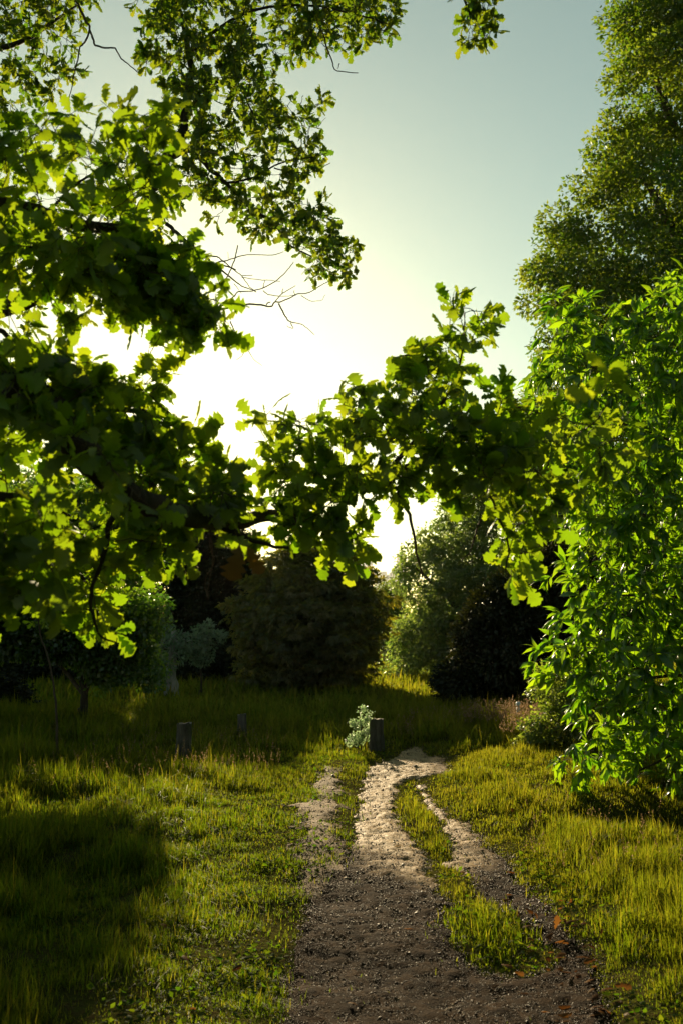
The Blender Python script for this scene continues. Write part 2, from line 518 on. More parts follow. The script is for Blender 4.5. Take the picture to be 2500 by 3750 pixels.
def sand_glare_amount(x, y):
    """pale sand on the farther stretch, its paleness partly backlit glare put into colour"""
    n = (fbm(x * 3, y * 3, 61) - 0.5) * 1.6 + (fbm(x * 14, y * 14, 63) - 0.5) * 1.2
    tip = 0.9 * np.exp(-((x - 0.62) / 0.35) ** 2)
    a = sstep(-0.35, 0.45, (y - 7.6 + tip) * 0.55 + n * 0.5)
    return a * (0.35 + 0.65 * sstep(-0.1, 0.25, 1.15 - x + 0.02 * (y - 7)))

def bare_sheet(name, bare, x0, x1, y0, y1, step, sandf, rough=1.0):
    xs = np.arange(x0, x1, step); ys = np.arange(y0, y1, step)
    X, Y = np.meshgrid(xs, ys)
    s = bare(X, Y)
    micro = (fbm(X * 9, Y * 9, 71) - 0.5) * 0.016 + (fbm(X * 26, Y * 26, 73, 3) - 0.5) * 0.030
    Z = H(X, Y) + 0.006 + 0.012 * sstep(0, 0.10, s) + micro * rough * sstep(0.0, 0.06, s) - 0.05 * sstep(0.02, -0.04, s)
    nx, ny = len(xs), len(ys)
    V = np.stack([X, Y, Z], -1).reshape(-1, 3)
    i = (np.arange(ny - 1)[:, None] * nx + np.arange(nx - 1)[None])
    keep = (np.maximum.reduce([s[:-1, :-1], s[1:, :-1], s[:-1, 1:], s[1:, 1:]]) > -0.05)
    i = i[keep]
    q = np.stack([i, i + 1, i + nx + 1, i + nx], -1)
    used, inv = np.unique(q.ravel(), return_inverse=True)
    a = Acc(); a.add(V[used], inv, np.full(len(i), 4), np.clip(sandf(X, Y), 0, 1).reshape(-1)[used])
    return tag(a.build(name, M_TRACK, smooth=True), 'structure')
bare_sheet('path', track_bare, -0.9, 1.9, 2.5, 14.2, 0.028, sand_glare_amount)
bare_sheet('worn_path', worn_bare, -0.9, 0.5, 5.5, 11.6, 0.028, lambda x, y: 0.12 + (0.22 + 0.36 * fbm(x * 5, y * 5, 77)) * sstep(5.6, 7.4, y), 0.45)

# ------------------------------------------------------------------ grass
def grass_height(x, y):
    s = -track_field(x, y)
    right = x > (0.55 - 0.02 * y)
    reach = np.where(right, 0.6, 1.0)
    tall = np.where(right, sstep(0.0, 1.0, s / reach), sstep(0.25, 1.6, s))
    w = sdist(WORN, x, y)
    tall = tall * sstep(-0.1, 1.0, -w)
    n = fbm(x * 1.3, y * 1.3, 81)
    h = 0.026 + 0.03 * fbm(x * 5, y * 5, 83) + np.where(right, 0.03 + 0.115 * n, 0.02 + 0.10 * n + 0.10 * n * sstep(1.5, 3.0, -x)) * tall
    h = h + 0.05 * sstep(12.5, 15, y) * (0.4 + n) * sstep(0.1, 0.6, s)
    h = h * np.where(right, 1 - 0.35 * sstep(5.5, 8, y) * sstep(14, 12, y), 1)
    isl = np.maximum(sdist(ISLE1, x, y), sdist(ISLE2, x, y))
    h = np.where(isl > 0, 0.04 + 0.05 * sstep(0, 0.2, isl), h)
    return h

def blades(acc, x, y, h, w, tone, lean=0.8):
    n = len(x)
    z = H(x, y) - 0.005
    a = rng.uniform(0, 2 * math.pi, n)
    d = np.stack([np.cos(a), np.sin(a)], 1)
    side = np.stack([-d[:, 1], d[:, 0]], 1)
    ln = np.abs(rng.normal(0.35, lean, n) + 0.5 * (h < 0.07)).clip(0, 1.6)[:, None] * h[:, None]
    b = np.stack([x, y], 1)
    m = b + d * ln * 0.30; t = b + d * ln
    V = np.zeros((n, 5, 3))
    V[:, 0, :2] = b - side * w[:, None] * .5; V[:, 1, :2] = b + side * w[:, None] * .5
    V[:, 2, :2] = m - side * w[:, None] * .42; V[:, 3, :2] = m + side * w[:, None] * .42
    V[:, 4, :2] = t
    drop = np.clip(ln[:, 0] / np.maximum(h, 1e-4), 0, 1.45)
    V[:, 0:2, 2] = z[:, None]; V[:, 2:4, 2] = (z + h * 0.6)[:, None]; V[:, 4, 2] = z + h * np.sqrt(np.clip(1.15 - 0.5 * drop ** 2, .15, 1.15))
    fl = np.array([0, 1, 3, 2, 2, 3, 4]); ft = np.array([4, 3])
    L = (np.arange(n)[:, None] * 5 + fl[None]).ravel()
    acc.add(V.reshape(-1, 3), L, np.tile(ft, n), np.repeat(tone, 5))

def scatter(y0, y1, dens):
    A = 0
    n = int(dens * (0.42 * (y1 ** 2 - y0 ** 2) + 1.6 * (y1 - y0)))
    yy = np.sqrt(rng.uniform(y0 ** 2, y1 ** 2, n))
    xx = rng.uniform(-1, 1, n) * (0.42 * yy + 0.8)
    return xx, yy

acc = Acc()
for (y0, y1, dens, w0) in ((2.6, 5, 10500, .0030), (5, 8, 7500, .0040), (8, 12.5, 4200, .0058), (12.5, 20, 1700, .010), (20, 42, 300, .03)):
    x, y = scatter(y0, y1, dens)
    # gather half of them into tufts
    k = len(x) // 9
    ti = rng.integers(0, k, len(x)); g = rng.random(len(x)) < 0.55
    sp = 0.012 + 0.002 * y
    x = np.where(g, x[ti] + rng.normal(0, 1, len(x)) * sp, x); y = np.where(g, y[ti] + rng.normal(0, 1, len(x)) * sp, y)
    tb = track_bare(x, y); wb = worn_bare(x, y)
    p = np.where(tb > 0, 0.006 + 0.30 * np.exp(-np.maximum(tb, 0) / 0.035), 1.0) * np.where(wb > 0, 0.60 + 0.4 * np.exp(-np.maximum(wb, 0) / 0.06), 1.0)
    near_edge = sstep(-0.22, 0.0, tb) * 0.5 + sstep(-0.5, 0, wb) * 0.35
    p = p * (1 - near_edge * (fbm(x * 9, y * 9, 91) > 0.5))
    p = p * np.where(fbm(x * 3.2, y * 3.2, 93) < 0.33, 0.25, 1) * np.where(fbm(x * 11, y * 11, 94, 2) < 0.30, 0.4, 1)
    hole = np.exp(-(((x - HOLLOW[0]) / 0.4) ** 2 + ((y - HOLLOW[1]) / 0.16) ** 2))
    p = p * (1 - 0.95 * (hole > 0.30))
    kp = rng.random(len(x)) < p
    x, y = x[kp], y[kp]
    cl = fbm(x * 2.1, y * 2.1, 97, 3) + 0.6 * (fbm(x * 6.5, y * 6.5, 98, 2) - 0.5)
    h = grass_height(x, y) * rng.uniform(0.3, 1.3, len(x)) * (0.35 + 1.05 * sstep(0.25, 0.75, cl))
    straw = rng.random(len(x)) < 0.07
    h = np.where(straw, h * rng.uniform(1.0, 1.6, len(x)), h)
    tone = np.clip(0.62 * fbm(x * 0.9, y * 0.9, 95) + 0.22 * (x > 0.3) * sstep(3, 8, y) + rng.normal(0, 0.18, len(x)) - 0.04 + 0.12 * sstep(4, 8, y), 0, 1)
    tone = np.where(straw, rng.uniform(0.9, 1.25, len(x)), tone)
    blades(acc, x, y, h, w0 * rng.uniform(0.7, 1.3, len(x)), tone)
tag(acc.build('grass', M_GRASS), 'stuff')
acc = Acc()
x = np.concatenate([rng.uniform(-3.2, 3.4, 26000), rng.uniform(-5, 5, 9000)]); y = np.concatenate([rng.uniform(2.7, 8, 26000), rng.uniform(8, 14, 9000)])
k = (track_bare(x, y) < -0.02) & (fbm(x * 2.4, y * 2.4, 101) + 0.25 * fbm(x * 9, y * 9, 102) > 0.66)
x, y = x[k], y[k]; n = len(x)
P3 = np.stack([x, y, H(x, y) + rng.uniform(.01, .05, n)], 1)
put_leaves(acc, SMALL + OVATE, P3, np.concatenate([rng.normal(0, 1, (n, 2)), rng.uniform(0, .6, (n, 1))], 1), np.array([0, 0, 1.0]) + rng.normal(0, .4, (n, 3)), rng.uniform(.012, .042, n), np.clip(rng.normal(.35, .25, n), 0, 1))
tag(acc.build('clover_and_weeds', M_WEED), 'stuff')

# flowering stalks standing over the grass
def seed_stalks(acc_s, acc_h, x, y, h, head):
    n = len(x); z = H(x, y)
    for i in range(n):
        a = rng.uniform(0, 6.28); l = rng.uniform(0.05, 0.35) * h[i]
        t = np.linspace(0, 1, 5)[:, None]
        P = np.array([x[i], y[i], z[i]]) + t * np.array([0, 0, h[i]]) + t ** 2 * np.array([math.cos(a) * l, math.sin(a) * l, -0.3 * l])
        tube(acc_s, P, np.linspace(.0022, .0014, 5) * (y[i] / 10) ** 0.6, 3, rng.uniform(.6, 1))
        m = 16
        s = rng.uniform(0.60, 1.0, m)
        q = np.stack([np.interp(s, t[:, 0], P[:, k]) for k in range(3)], 1) + rng.normal(0, head * 0.35, (m, 3)) * (1.15 - s)[:, None] * 2.2
        put_leaves(acc_h, SMALL, q, np.array([0, 0, 1.0]) + rng.normal(0, .6, (m, 3)), rng.normal(0, 1, (m, 3)), rng.uniform(.5, 1, m) * head, rng.random(m))
a1, a2 = Acc(), Acc()
def band(px0, px1, py0, py1, n):
    q = [G(rng.uniform(px0, px1), rng.uniform(py0, py1)) for _ in range(n)]
    return np.array(q).T
for (b, hh, hd) in ((band(1830, 2200, 2690, 2775, 260), .42, .026), (band(1700, 2000, 2655, 2720, 180), .40, .026), (band(420, 1020, 2700, 2900, 150), .30, .014), (band(1450, 1520, 2715, 2745, 26), .36, .016),
                    (band(1500, 1850, 2640, 2720, 110), .30, .016), (band(60, 450, 2700, 2950, 60), .30, .013), (band(1900, 2500, 2950, 3300, 50), .26, .012)):
    seed_stalks(a1, a2, b[0], b[1], hh * rng.uniform(.7, 1.25, len(b[0])), hd)
tag(a1.build('seeding_grass', M_GRASS), 'stuff')
tag(a2.build('grass_seed_heads', M_SEED), 'stuff')

# loose stones and crumbs on the track
def mat_stone():
    m, nt, out = nodes_of('gravel_stone')
    at = nt.nodes.new('ShaderNodeAttribute'); at.attribute_name = 'tone'
    cr = nt.nodes.new('ShaderNodeValToRGB')
    e = cr.color_ramp.elements
    e[0].position = 0; e[0].color = (0.016, 0.010, 0.006, 1)
    e[1].position = 1; e[1].color = (0.34, 0.235, 0.135, 1)
    k = e.new(0.55); k.color = (0.06, 0.040, 0.024, 1)
    k = e.new(0.8); k.color = (0.20, 0.145, 0.09, 1)
    nt.links.new(at.outputs['Fac'], cr.inputs[0])
    p = nt.nodes.new('ShaderNodeBsdfPrincipled'); p.inputs['Roughness'].default_value = 0.5
    p.inputs['Specular IOR Level'].default_value = 0.09
    nt.links.new(cr.outputs[0], p.inputs['Base Color']); nt.links.new(p.outputs[0], out.inputs[0])
    return m
acc = Acc()
OCT = np.array([(1, 0, 0), (-1, 0, 0), (0, 1, 0), (0, -1, 0), (0, 0, 1), (0, 0, -1)], float)
OF = np.array([0, 2, 4, 2, 1, 4, 1, 3, 4, 3, 0, 4, 2, 0, 5, 1, 2, 5, 3, 1, 5, 0, 3, 5])
for (y0, y1, n, smin) in ((2.6, 5.5, 60000, .0021), (5.5, 9, 46000, .0028), (9, 14, 20000, .0042)):
    x = rng.uniform(-0.8, 1.8, n); y = rng.uniform(y0, y1, n)
    b = np.maximum(track_bare(x, y) + 0.03, worn_bare(x, y) * 0.5)
    k = (b > rng.uniform(-0.03, 0.05, n)) & (rng.random(n) > 0.55 * np.clip(sand_glare_amount(x, y), 0, 1))
    x, y = x[k], y[k]; n = len(x)
    s = smin * np.exp(np.abs(rng.normal(0, 0.50, n)))
    sand = sand_glare_amount(x, y)
    tone = np.clip(rng.beta(1.2, 3.4, n) + 0.30 * sand + (rng.random(n) < 0.05) * 0.5, 0, 1)
    V0 = OCT[None] * rng.uniform(.55, 1.35, (n, 6, 1)) + rng.normal(0, .12, (n, 6, 3))
    V0[:, :, 2] *= 0.65
    a = rng.uniform(0, 6.28, n); ca, sa = np.cos(a)[:, None], np.sin(a)[:, None]
    V = np.stack([V0[:, :, 0] * ca - V0[:, :, 1] * sa, V0[:, :, 0] * sa + V0[:, :, 1] * ca, V0[:, :, 2]], -1) * s[:, None, None]
    V += np.stack([x, y, H(x, y) + 0.019 + (fbm(x * 9, y * 9, 71) - 0.5) * 0.016], 1)[:, None]
    acc.add(V.reshape(-1, 3), (np.arange(n)[:, None] * 6 + OF[None]).ravel(), np.full(n * 8, 3), np.repeat(tone, 6))
tag(acc.build('gravel', mat_stone()), 'stuff')

# dry leaves lying in the rut and the grass
acc = Acc()
pts = []
for _ in range(70):
    v = rng.uniform(3280, 3760); pts.append(G(1960 + (v - 3300) * 0.5 + rng.normal(0, 70), v))
for (px, py) in ((595, 3440), (600, 3200), (515, 3560), (845, 3585), (665, 3535), (710, 3735), (640, 3460), (1870, 3300), (2390, 3200), (1700, 3190), (1640, 3270)): pts.append(G(px, py))
for _ in range(20): pts.append(G(rng.uniform(1200, 2300), rng.uniform(2950, 3700)))
P = np.array(pts); n = len(P)
P3 = np.stack([P[:, 0], P[:, 1], H(P[:, 0], P[:, 1]) + rng.uniform(0.02, 0.045, n)], 1)
put_leaves(acc, OAK_LO, P3, np.concatenate([rng.normal(0, 1, (n, 2)), rng.normal(0, .25, (n, 1))], 1), np.array([0, 0, 1.0]) + rng.normal(0, .35, (n, 3)), rng.uniform(.03, .075, n), rng.random(n))
tag(acc.build('leaf_litter', M_LITTER), 'stuff')

# ------------------------------------------------------------------ trees
def sample_outline(poly, n, D, thick, sep, holes=(), edge_pow=0.5, emax=None, inset=0.0, gap=0.30, rag=3.2):
    """clump centres inside an outline seen from the path, with depth: thickest in the middle"""
    poly = np.asarray(poly, float)
    x0, y0 = poly.min(0); x1, y1 = poly.max(0)
    out = np.zeros((0, 3)); tries = 0
    while len(out) < n and tries < 60:
        tries += 1
        m = 400
        px = rng.uniform(x0, x1, m); py = rng.uniform(y0, y1, m)
        s = sdist(poly, px, py)
        s = s - inset * F / D
        if inset:
            c = inset * F / D
            g = fbm(px / (c * 2.2), py / (c * 2.2), 7, 3)
            s = np.where(g < gap, -1, s + (fbm(px / (c * 3.5), py / (c * 3.5), 17, 3) - 0.6) * rag * c)
        ok = s > 0
        for h in holes: ok &= ~in_poly(h, px, py)
        px, py, s = px[ok], py[ok], s[ok]
        em = emax or 0.35 * min(x1 - x0, y1 - y0)
        th = thick * np.clip(s / em, 0.04, 1) ** edge_pow
        d = D + rng.uniform(-1, 1, len(px)) * th
        Q = W(px, py, d)
        for q in Q:
            if len(out) >= n: break
            if len(out) == 0 or np.min(np.sum((out - q) ** 2, 1)) > sep * sep:
                out = np.vstack([out, q])
    return out

def clumps(acc, cen, mid, r, n, size, temps, up=0.7, flat=0.7, outw=0.6, rand=0.6, droop=0.3, tone_mid=0.45):
    """leaf clumps: leaves over the shell of each clump, facing up and out"""
    for c in cen:
        rr = r * rng.uniform(0.7, 1.3); k = max(4, int(n * rng.uniform(0.6, 1.3)))
        d = unit(rng.normal(0, 1, (k, 3)))
        p = c + d * (rr * rng.uniform(0.25, 1, (k, 1)) ** 0.6) * np.array([1, 1, flat])
        o = unit((c - mid)[None])
        nr = d * outw + o * 0.25 + np.array([0, 0, up]) + rng.normal(0, rand, (k, 3))
        ax = d + o * 0.4 + rng.normal(0, 0.6, (k, 3)) - np.array([0, 0, droop])
        t = np.clip(tone_mid + rng.normal(0, 0.18) + rng.normal(0, 0.22, k), 0, 1)
        put_leaves(acc, temps, p, ax, nr, size * rng.uniform(0.65, 1.25, k), t)

def tree(name, label, cat, poly, D, thick, n, sep, r, per, size, temps, mat, trunk, r0, barkmat=None, holes=(), group=None, limbs=(), tip=0.006, crown_kw=None, emax=None, k=0.012, wob=0.04, rag=3.2):
    """trunk: list of points (world) from the ground up; limbs likewise"""
    root = thing(name, label, cat, tuple(trunk[0]), group)
    bm = barkmat or M_BARK
    sk = Skel()
    tr = Acc()
    Q = sk.limb(trunk, r0, r0 * 0.35, 6, 10, r0 * 0.15, True, tr)
    # root flare
    f = np.array(trunk[0], float)
    tube(tr, np.array([f + [0, 0, -.12], f + [0, 0, .05], f + [0, 0, .25]]), np.array([1.9, 1.35, 0.98]) * r0, 10)
    tr.build('trunk', bm, root, True)
    for L in limbs:
        sk.limb(L, r0 * 0.5, r0 * 0.15, 5, 7, r0 * 0.1)
    cen = sample_outline(poly, n, D, thick, sep, holes, emax=emax, inset=r * 0.42, rag=rag)
    sk.grow(cen, tip=tip, k=k, step=0.3, wob=wob, rmax=r0 * 0.6)
    sk.acc.build('branches', M_TWIG if barkmat is None else bm, root, True)
    ac = Acc()
    mid = cen.mean(0)
    clumps(ac, cen, mid, r, per, size, temps, **(crown_kw or {}))
    ac.build('crown', mat, root)
    return root

def gz(x, y): return float(H(np.array([x]), np.array([y]))[0])
def base(px, D):
    x = (px - 1250) / F * D / cP
    return np.array([x, D, gz(x, D) - 0.05])

# --- round dark tree in the middle
b = base(1120, 26.5)
tree('horse_chestnut_tree', 'dark rounded dome-shaped tree with tiered brownish leaves, standing behind the leafy stump', 'tree',
     [(1130, 1955), (1010, 1985), (940, 2065), (880, 2110), (885, 2160), (830, 2225), (865, 2290), (850, 2330), (870, 2390), (850, 2450), (870, 2510), (940, 2535), (1140, 2545), (1330, 2530), (1390, 2480),
      (1395, 2400), (1440, 2330), (1425, 2260), (1455, 2200), (1405, 2130), (1370, 2060), (1310, 2030), (1250, 1985)],
     26.5, 2.0, 380, 0.33, 0.38, 62, 0.15, PALM, M_ROUND, [b, b + [0.05, 0, 1.0], b + [0.0, 0.1, 2.2], b + [0.1, 0, 3.2]], 0.16,
     limbs=[[b + [0, 0, .9], b + [-.9, -.3, 1.7], b + [-1.5, -.2, 2.3]], [b + [0, 0, 1.0], b + [.8, .3, 1.8], b + [1.5, .2, 2.3]]],
     crown_kw=dict(up=1.0, flat=0.35, outw=0.3, rand=0.3, droop=0.15))

# --- sunlit tree behind, right of the gap
b = base(1760, 32)
tree('maple_tree', 'tall soft green tree right of the sky gap, its left side catching the sun', 'tree',
     [(1395, 2590), (1370, 2540), (1383, 2430), (1408, 2346), (1408, 2283), (1465, 2219), (1437, 2130), (1434, 2066), (1472, 1996), (1542, 1938), (1574, 1880), (1640, 1770), (1740, 1620), (1820, 1500), (1930, 1420), (2080, 1430),
      (2200, 1600), (2240, 2000), (2180, 2400), (2100, 2560), (1800, 2600)],
     32, 2.6, 950, 0.30, 0.42, 150, 0.115, SMALL, M_HAZY, [b, b + [0.1, 0, 2], b + [0, 0.1, 4.4], b + [0.3, 0, 7.2]], 0.22,
     limbs=[[b + [0, 0, 1.5], b + [-1.4, -.4, 2.8], b + [-2.2, -.2, 3.6]], [b + [0, 0, 2], b + [1.3, .3, 3.4], b + [2.2, .2, 4.4]], [b + [0, 0, 1], b + [-1.6, .2, 1.6], b + [-2.6, 0, 1.5]]])

# --- dense dark tree in front of it
b = base(1930, 21)
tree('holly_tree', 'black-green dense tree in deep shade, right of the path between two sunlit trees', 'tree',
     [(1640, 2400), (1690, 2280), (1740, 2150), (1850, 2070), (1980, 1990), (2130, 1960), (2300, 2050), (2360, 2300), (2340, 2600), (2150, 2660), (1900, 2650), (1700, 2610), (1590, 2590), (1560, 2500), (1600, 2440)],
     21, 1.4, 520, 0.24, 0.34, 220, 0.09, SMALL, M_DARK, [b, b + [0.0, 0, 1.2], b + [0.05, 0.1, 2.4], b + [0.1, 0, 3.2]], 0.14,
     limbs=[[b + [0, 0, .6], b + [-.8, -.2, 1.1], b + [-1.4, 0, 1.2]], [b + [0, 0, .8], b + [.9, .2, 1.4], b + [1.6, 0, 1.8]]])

# --- tall lime at the right edge
b = base(2760, 20)
def r8(p): return [(1800 + x / 1.68, y / 1.68) for x, y in p]
lime_poly = [(3300, -500), (2900, -760), (2550, -420), (2330, -80)] + [(x - 95, y) for x, y in r8([(890, -10), (840, 100), (800, 190), (770, 290), (830, 330), (900, 350), (860, 420), (860, 490), (870, 590), (930, 650), (810, 650), (770, 700), (770, 810), (790, 860), (750, 930), (710, 960),
             (650, 1030), (720, 1090), (600, 1140), (560, 1220), (580, 1260), (480, 1310), (440, 1350), (490, 1420), (480, 1510), (370, 1570), (370, 1660), (260, 1690), (260, 1800), (330, 1850), (340, 1960), (400, 2100)])] + [(2000, 1500), (2150, 2000), (2250, 2350), (3200, 2350), (3450, 1000)]
tree('lime_tree', 'towering conical tree with small yellow-green leaves rising at the right of the sky', 'tree',
     lime_poly, 20, 3.2, 1100, 0.38, 0.50, 300, 0.10, SMALL, M_LIME,
     [b, b + [0, 0, 3], b + [0.1, .1, 7], b + [0, 0, 11], b + [-.1, 0, 14.5]], 0.32,
     holes=[r8([(930, 180), (1010, 175), (1040, 230), (960, 250)]), r8([(900, 1240), (990, 1260), (960, 1320), (880, 1310)]), r8([(640, 1640), (720, 1650), (700, 1800), (640, 1760)])],
     limbs=[[b + [0, 0, 5], b + [-1.8, -.5, 6.6], b + [-3.2, -.4, 7.2]], [b + [0, 0, 4], b + [-2.0, .3, 5.0], b + [-3.6, .2, 5.4]], [b + [0, 0, 8], b + [-1.6, -.2, 10], b + [-2.0, 0, 11.2]],
            [b + [0, 0, 10], b + [-1.2, .2, 12.2], b + [-1.7, 0, 13.6]], [b + [0, 0, 6], b + [1.8, .2, 8], b + [2.6, 0, 9]], [b + [0, 0, 3], b + [1.5, .2, 4.6], b + [2.8, 0, 5.4]]],
     crown_kw=dict(up=0.6, outw=0.7, rand=0.6, tone_mid=0.45), emax=330, rag=0.6)

# --- left hand small trees
b = base(325, 17.8)
tree('hawthorn_tree', 'small dark green tree on a short forked trunk, at the left beyond the thin sapling', 'tree',
     [(-420, 2000), (-250, 1830), (0, 1770), (260, 1750), (430, 1770), (560, 1800), (640, 1870), (655, 2040), (650, 2130), (640, 2190), (600, 2215), (620, 2290), (600, 2340), (615, 2440), (565, 2500), (540, 2580), (440, 2600), (380, 2540), (270, 2600), (180, 2560), (60, 2470), (-100, 2460), (-350, 2430)],
     17.8, 0.8, 700, 0.17, 0.25, 120, 0.078, SMALL, M_THORN, [b, b + [0.02, 0, .5], b + [-.1, 0, 1.2], b + [-.1, .1, 2.6]], 0.085, 
     holes=[[(-420, 2065), (660, 2065), (660, 2185), (-420, 2185)], [(30, 2400), (330, 2420), (330, 2560), (200, 2600), (20, 2600)], [(420, 2500), (520, 2480), (520, 2560), (420, 2560)]],
     limbs=[[b + [0, 0, .35], b + [.25, -.1, 1.0], b + [.8, 0, 1.8]], [b + [0, 0, .5], b + [-.8, .1, 1.3], b + [-1.8, 0, 1.9]]])

b = base(690, 27)
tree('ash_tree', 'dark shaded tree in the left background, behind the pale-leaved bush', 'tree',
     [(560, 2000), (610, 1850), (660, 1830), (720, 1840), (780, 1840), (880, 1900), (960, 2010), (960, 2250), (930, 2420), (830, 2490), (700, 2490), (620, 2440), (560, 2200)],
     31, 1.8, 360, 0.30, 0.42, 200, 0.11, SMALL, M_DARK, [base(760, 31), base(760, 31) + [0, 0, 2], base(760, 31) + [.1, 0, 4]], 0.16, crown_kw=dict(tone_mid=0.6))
b = base(60, 34)
tree('elm_tree', 'broad shadowy tree far at the left edge, behind the small forked tree', 'tree',
     [(-700, 1900), (-400, 1760), (-100, 1720), (150, 1715), (380, 1720), (500, 1740), (570, 1820), (590, 1950), (590, 2100), (560, 2250), (400, 2380), (100, 2420), (-300, 2420), (-700, 2300)],
     34, 2.6, 760, 0.38, 0.55, 190, 0.12, SMALL, M_THORN, [b, b + [0, 0, 2.5], b + [.1, 0, 4.4], b + [0, 0, 5.8]], 0.25, crown_kw=dict(tone_mid=0.35),
     limbs=[[b + [0, 0, 2], b + [-2, 0, 3.6], b + [-3.6, 0, 4.2]], [b + [0, 0, 2], b + [1.8, 0, 3.4], b + [3, 0, 4]]])

# dark undergrowth closing the meadow on the left
b = base(20, 19.5)
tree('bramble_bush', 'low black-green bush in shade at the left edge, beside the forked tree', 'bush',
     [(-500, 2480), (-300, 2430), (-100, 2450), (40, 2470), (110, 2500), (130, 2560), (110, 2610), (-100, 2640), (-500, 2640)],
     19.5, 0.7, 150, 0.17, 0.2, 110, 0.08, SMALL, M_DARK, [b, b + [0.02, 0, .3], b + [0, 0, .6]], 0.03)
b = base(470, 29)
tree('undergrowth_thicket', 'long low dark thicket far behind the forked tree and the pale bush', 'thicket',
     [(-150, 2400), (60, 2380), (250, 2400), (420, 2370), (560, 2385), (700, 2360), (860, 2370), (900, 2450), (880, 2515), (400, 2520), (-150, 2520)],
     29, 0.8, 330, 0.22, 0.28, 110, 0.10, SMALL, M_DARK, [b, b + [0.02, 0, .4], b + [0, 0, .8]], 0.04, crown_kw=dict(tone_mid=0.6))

# pale bush and its pale dead trunk
b = base(640, 22.5)
tree('willow_tree', 'little blue-green tree with a thick pale bare trunk, left of the dark dome-shaped tree', 'tree',
     [(540, 2330), (600, 2280), (650, 2305), (690, 2280), (725, 2340), (705, 2420), (640, 2450), (600, 2540), (540, 2500)],
     22.2, 0.6, 60, 0.15, 0.16, 15, 0.13, LANCE[:1], M_PALELEAF, [b, b + [0.02, 0, .45], b + [.02, 0, 1.0], b + [.06, 0, 1.6]], 0.17, M_PALE, crown_kw=dict(tone_mid=0.1))
b = base(745, 22.8)
tree('pale_bush', 'low bush of pale mint-green layered leaves, just right of the pale trunk', 'bush',
     [(700, 2330), (730, 2275), (775, 2270), (800, 2300), (835, 2310), (825, 2345), (790, 2360), (780, 2420), (730, 2455), (690, 2440), (680, 2380)],
     22.8, 0.7, 60, 0.14, 0.11, 26, 0.085, SMALL, M_PALELEAF, [b, b + [0.02, 0, .4], b + [0, 0, 1.0]], 0.035, crown_kw=dict(up=1.0, flat=0.4))

# small dark tree in the gap, before the towers
b = base(1440, 48)
tree('small_tree', 'small open tree in the gap, just below the distant towers', 'tree',
     [(1330, 2190), (1380, 2140), (1420, 2120), (1470, 2130), (1500, 2180), (1500, 2300), (1440, 2340), (1370, 2300)],
     48, 1.0, 120, 0.26, 0.34, 70, 0.11, SMALL, M_OAK2, [b, b + [.1, 0, 1.5], b + [.2, 0, 3.0]], 0.14)

# young lime bush on the right, by the tall seeding grass
b = base(2050, 12.9)
tree('young_tree', 'young bushy tree with little round leaves, beside the pink seeding grass', 'tree',
     [(1905, 2430), (1960, 2445), (1995, 2425), (2050, 2400), (2200, 2380), (2330, 2480), (2360, 2650), (2300, 2740), (2180, 2770), (2090, 2740), (2000, 2735), (1930, 2745), (1870, 2720), (1905, 2690), (1895, 2640), (1930, 2600), (1960, 2570), (1925, 2550), (1905, 2515), (1960, 2500), (1930, 2470)],
     12.9, 0.45, 190, 0.11, 0.15, 85, 0.045, OVATE[:1], M_YOUNG, [b, b + [0.0, 0, .4], b + [.1, 0, .9], b + [.15, 0, 1.3]], 0.03,
     limbs=[[b + [0, 0, .1], b + [-.2, 0, .35], b + [-.45, 0, .5]], [b + [0, 0, .4], b + [-.2, .1, .7], b + [-.4, 0, .95]]], crown_kw=dict(tone_mid=0.55), tip=0.002, k=0.006, wob=0.015)

# --- sprays with leaves set along and around the twig ends (oaks and sweet chestnut)
def sprays(sk, acc, cen, dirs, temps, size, nsub, nleaf, sublen, up=0.5, droop=0.2, spread=0.9, tip_r=0.0016, tone_mid=0.4, face=0.8):
    for c, d in zip(cen, dirs):
        tm = tone_mid + rng.normal(0, 0.12)
        for s in range(nsub):
            L = sublen * rng.uniform(0.5, 1.3)
            sd = unit(d * 0.8 + rng.normal(0, 0.75, 3) + np.array([0, 0, 0.12 * up]))
            o = c - d * rng.uniform(0, 0.5) * sublen if s else c
            t = np.linspace(0, 1, 4)[:, None]
            Q = o + sd * L * t + np.array([0, 0, -droop * L * 0.5]) * t ** 2
            tube(sk.acc, Q, np.linspace(tip_r * 1.5, tip_r, 4), 4)
            k = max(3, int(nleaf * rng.uniform(0.7, 1.35)))
            q = rng.uniform(0.25, 1, k) ** 0.5
            p = np.stack([np.interp(q, t[:, 0], Q[:, j]) for j in range(3)], 1)
            e = unit(np.cross(sd, rng.normal(0, 1, (k, 3))))
            ax = e * spread + sd * rng.uniform(0.3, 1.1, (k, 1)) - np.array([0, 0, droop])
            nr = np.array([0, 0, up]) + rng.normal(0, face, (k, 3)) + sd * 0.2
            tone = np.clip(tm + rng.normal(0, 0.26, k), 0, 1)
            put_leaves(acc, temps, p, ax, nr, size * rng.uniform(0.5, 1.25, k), tone)

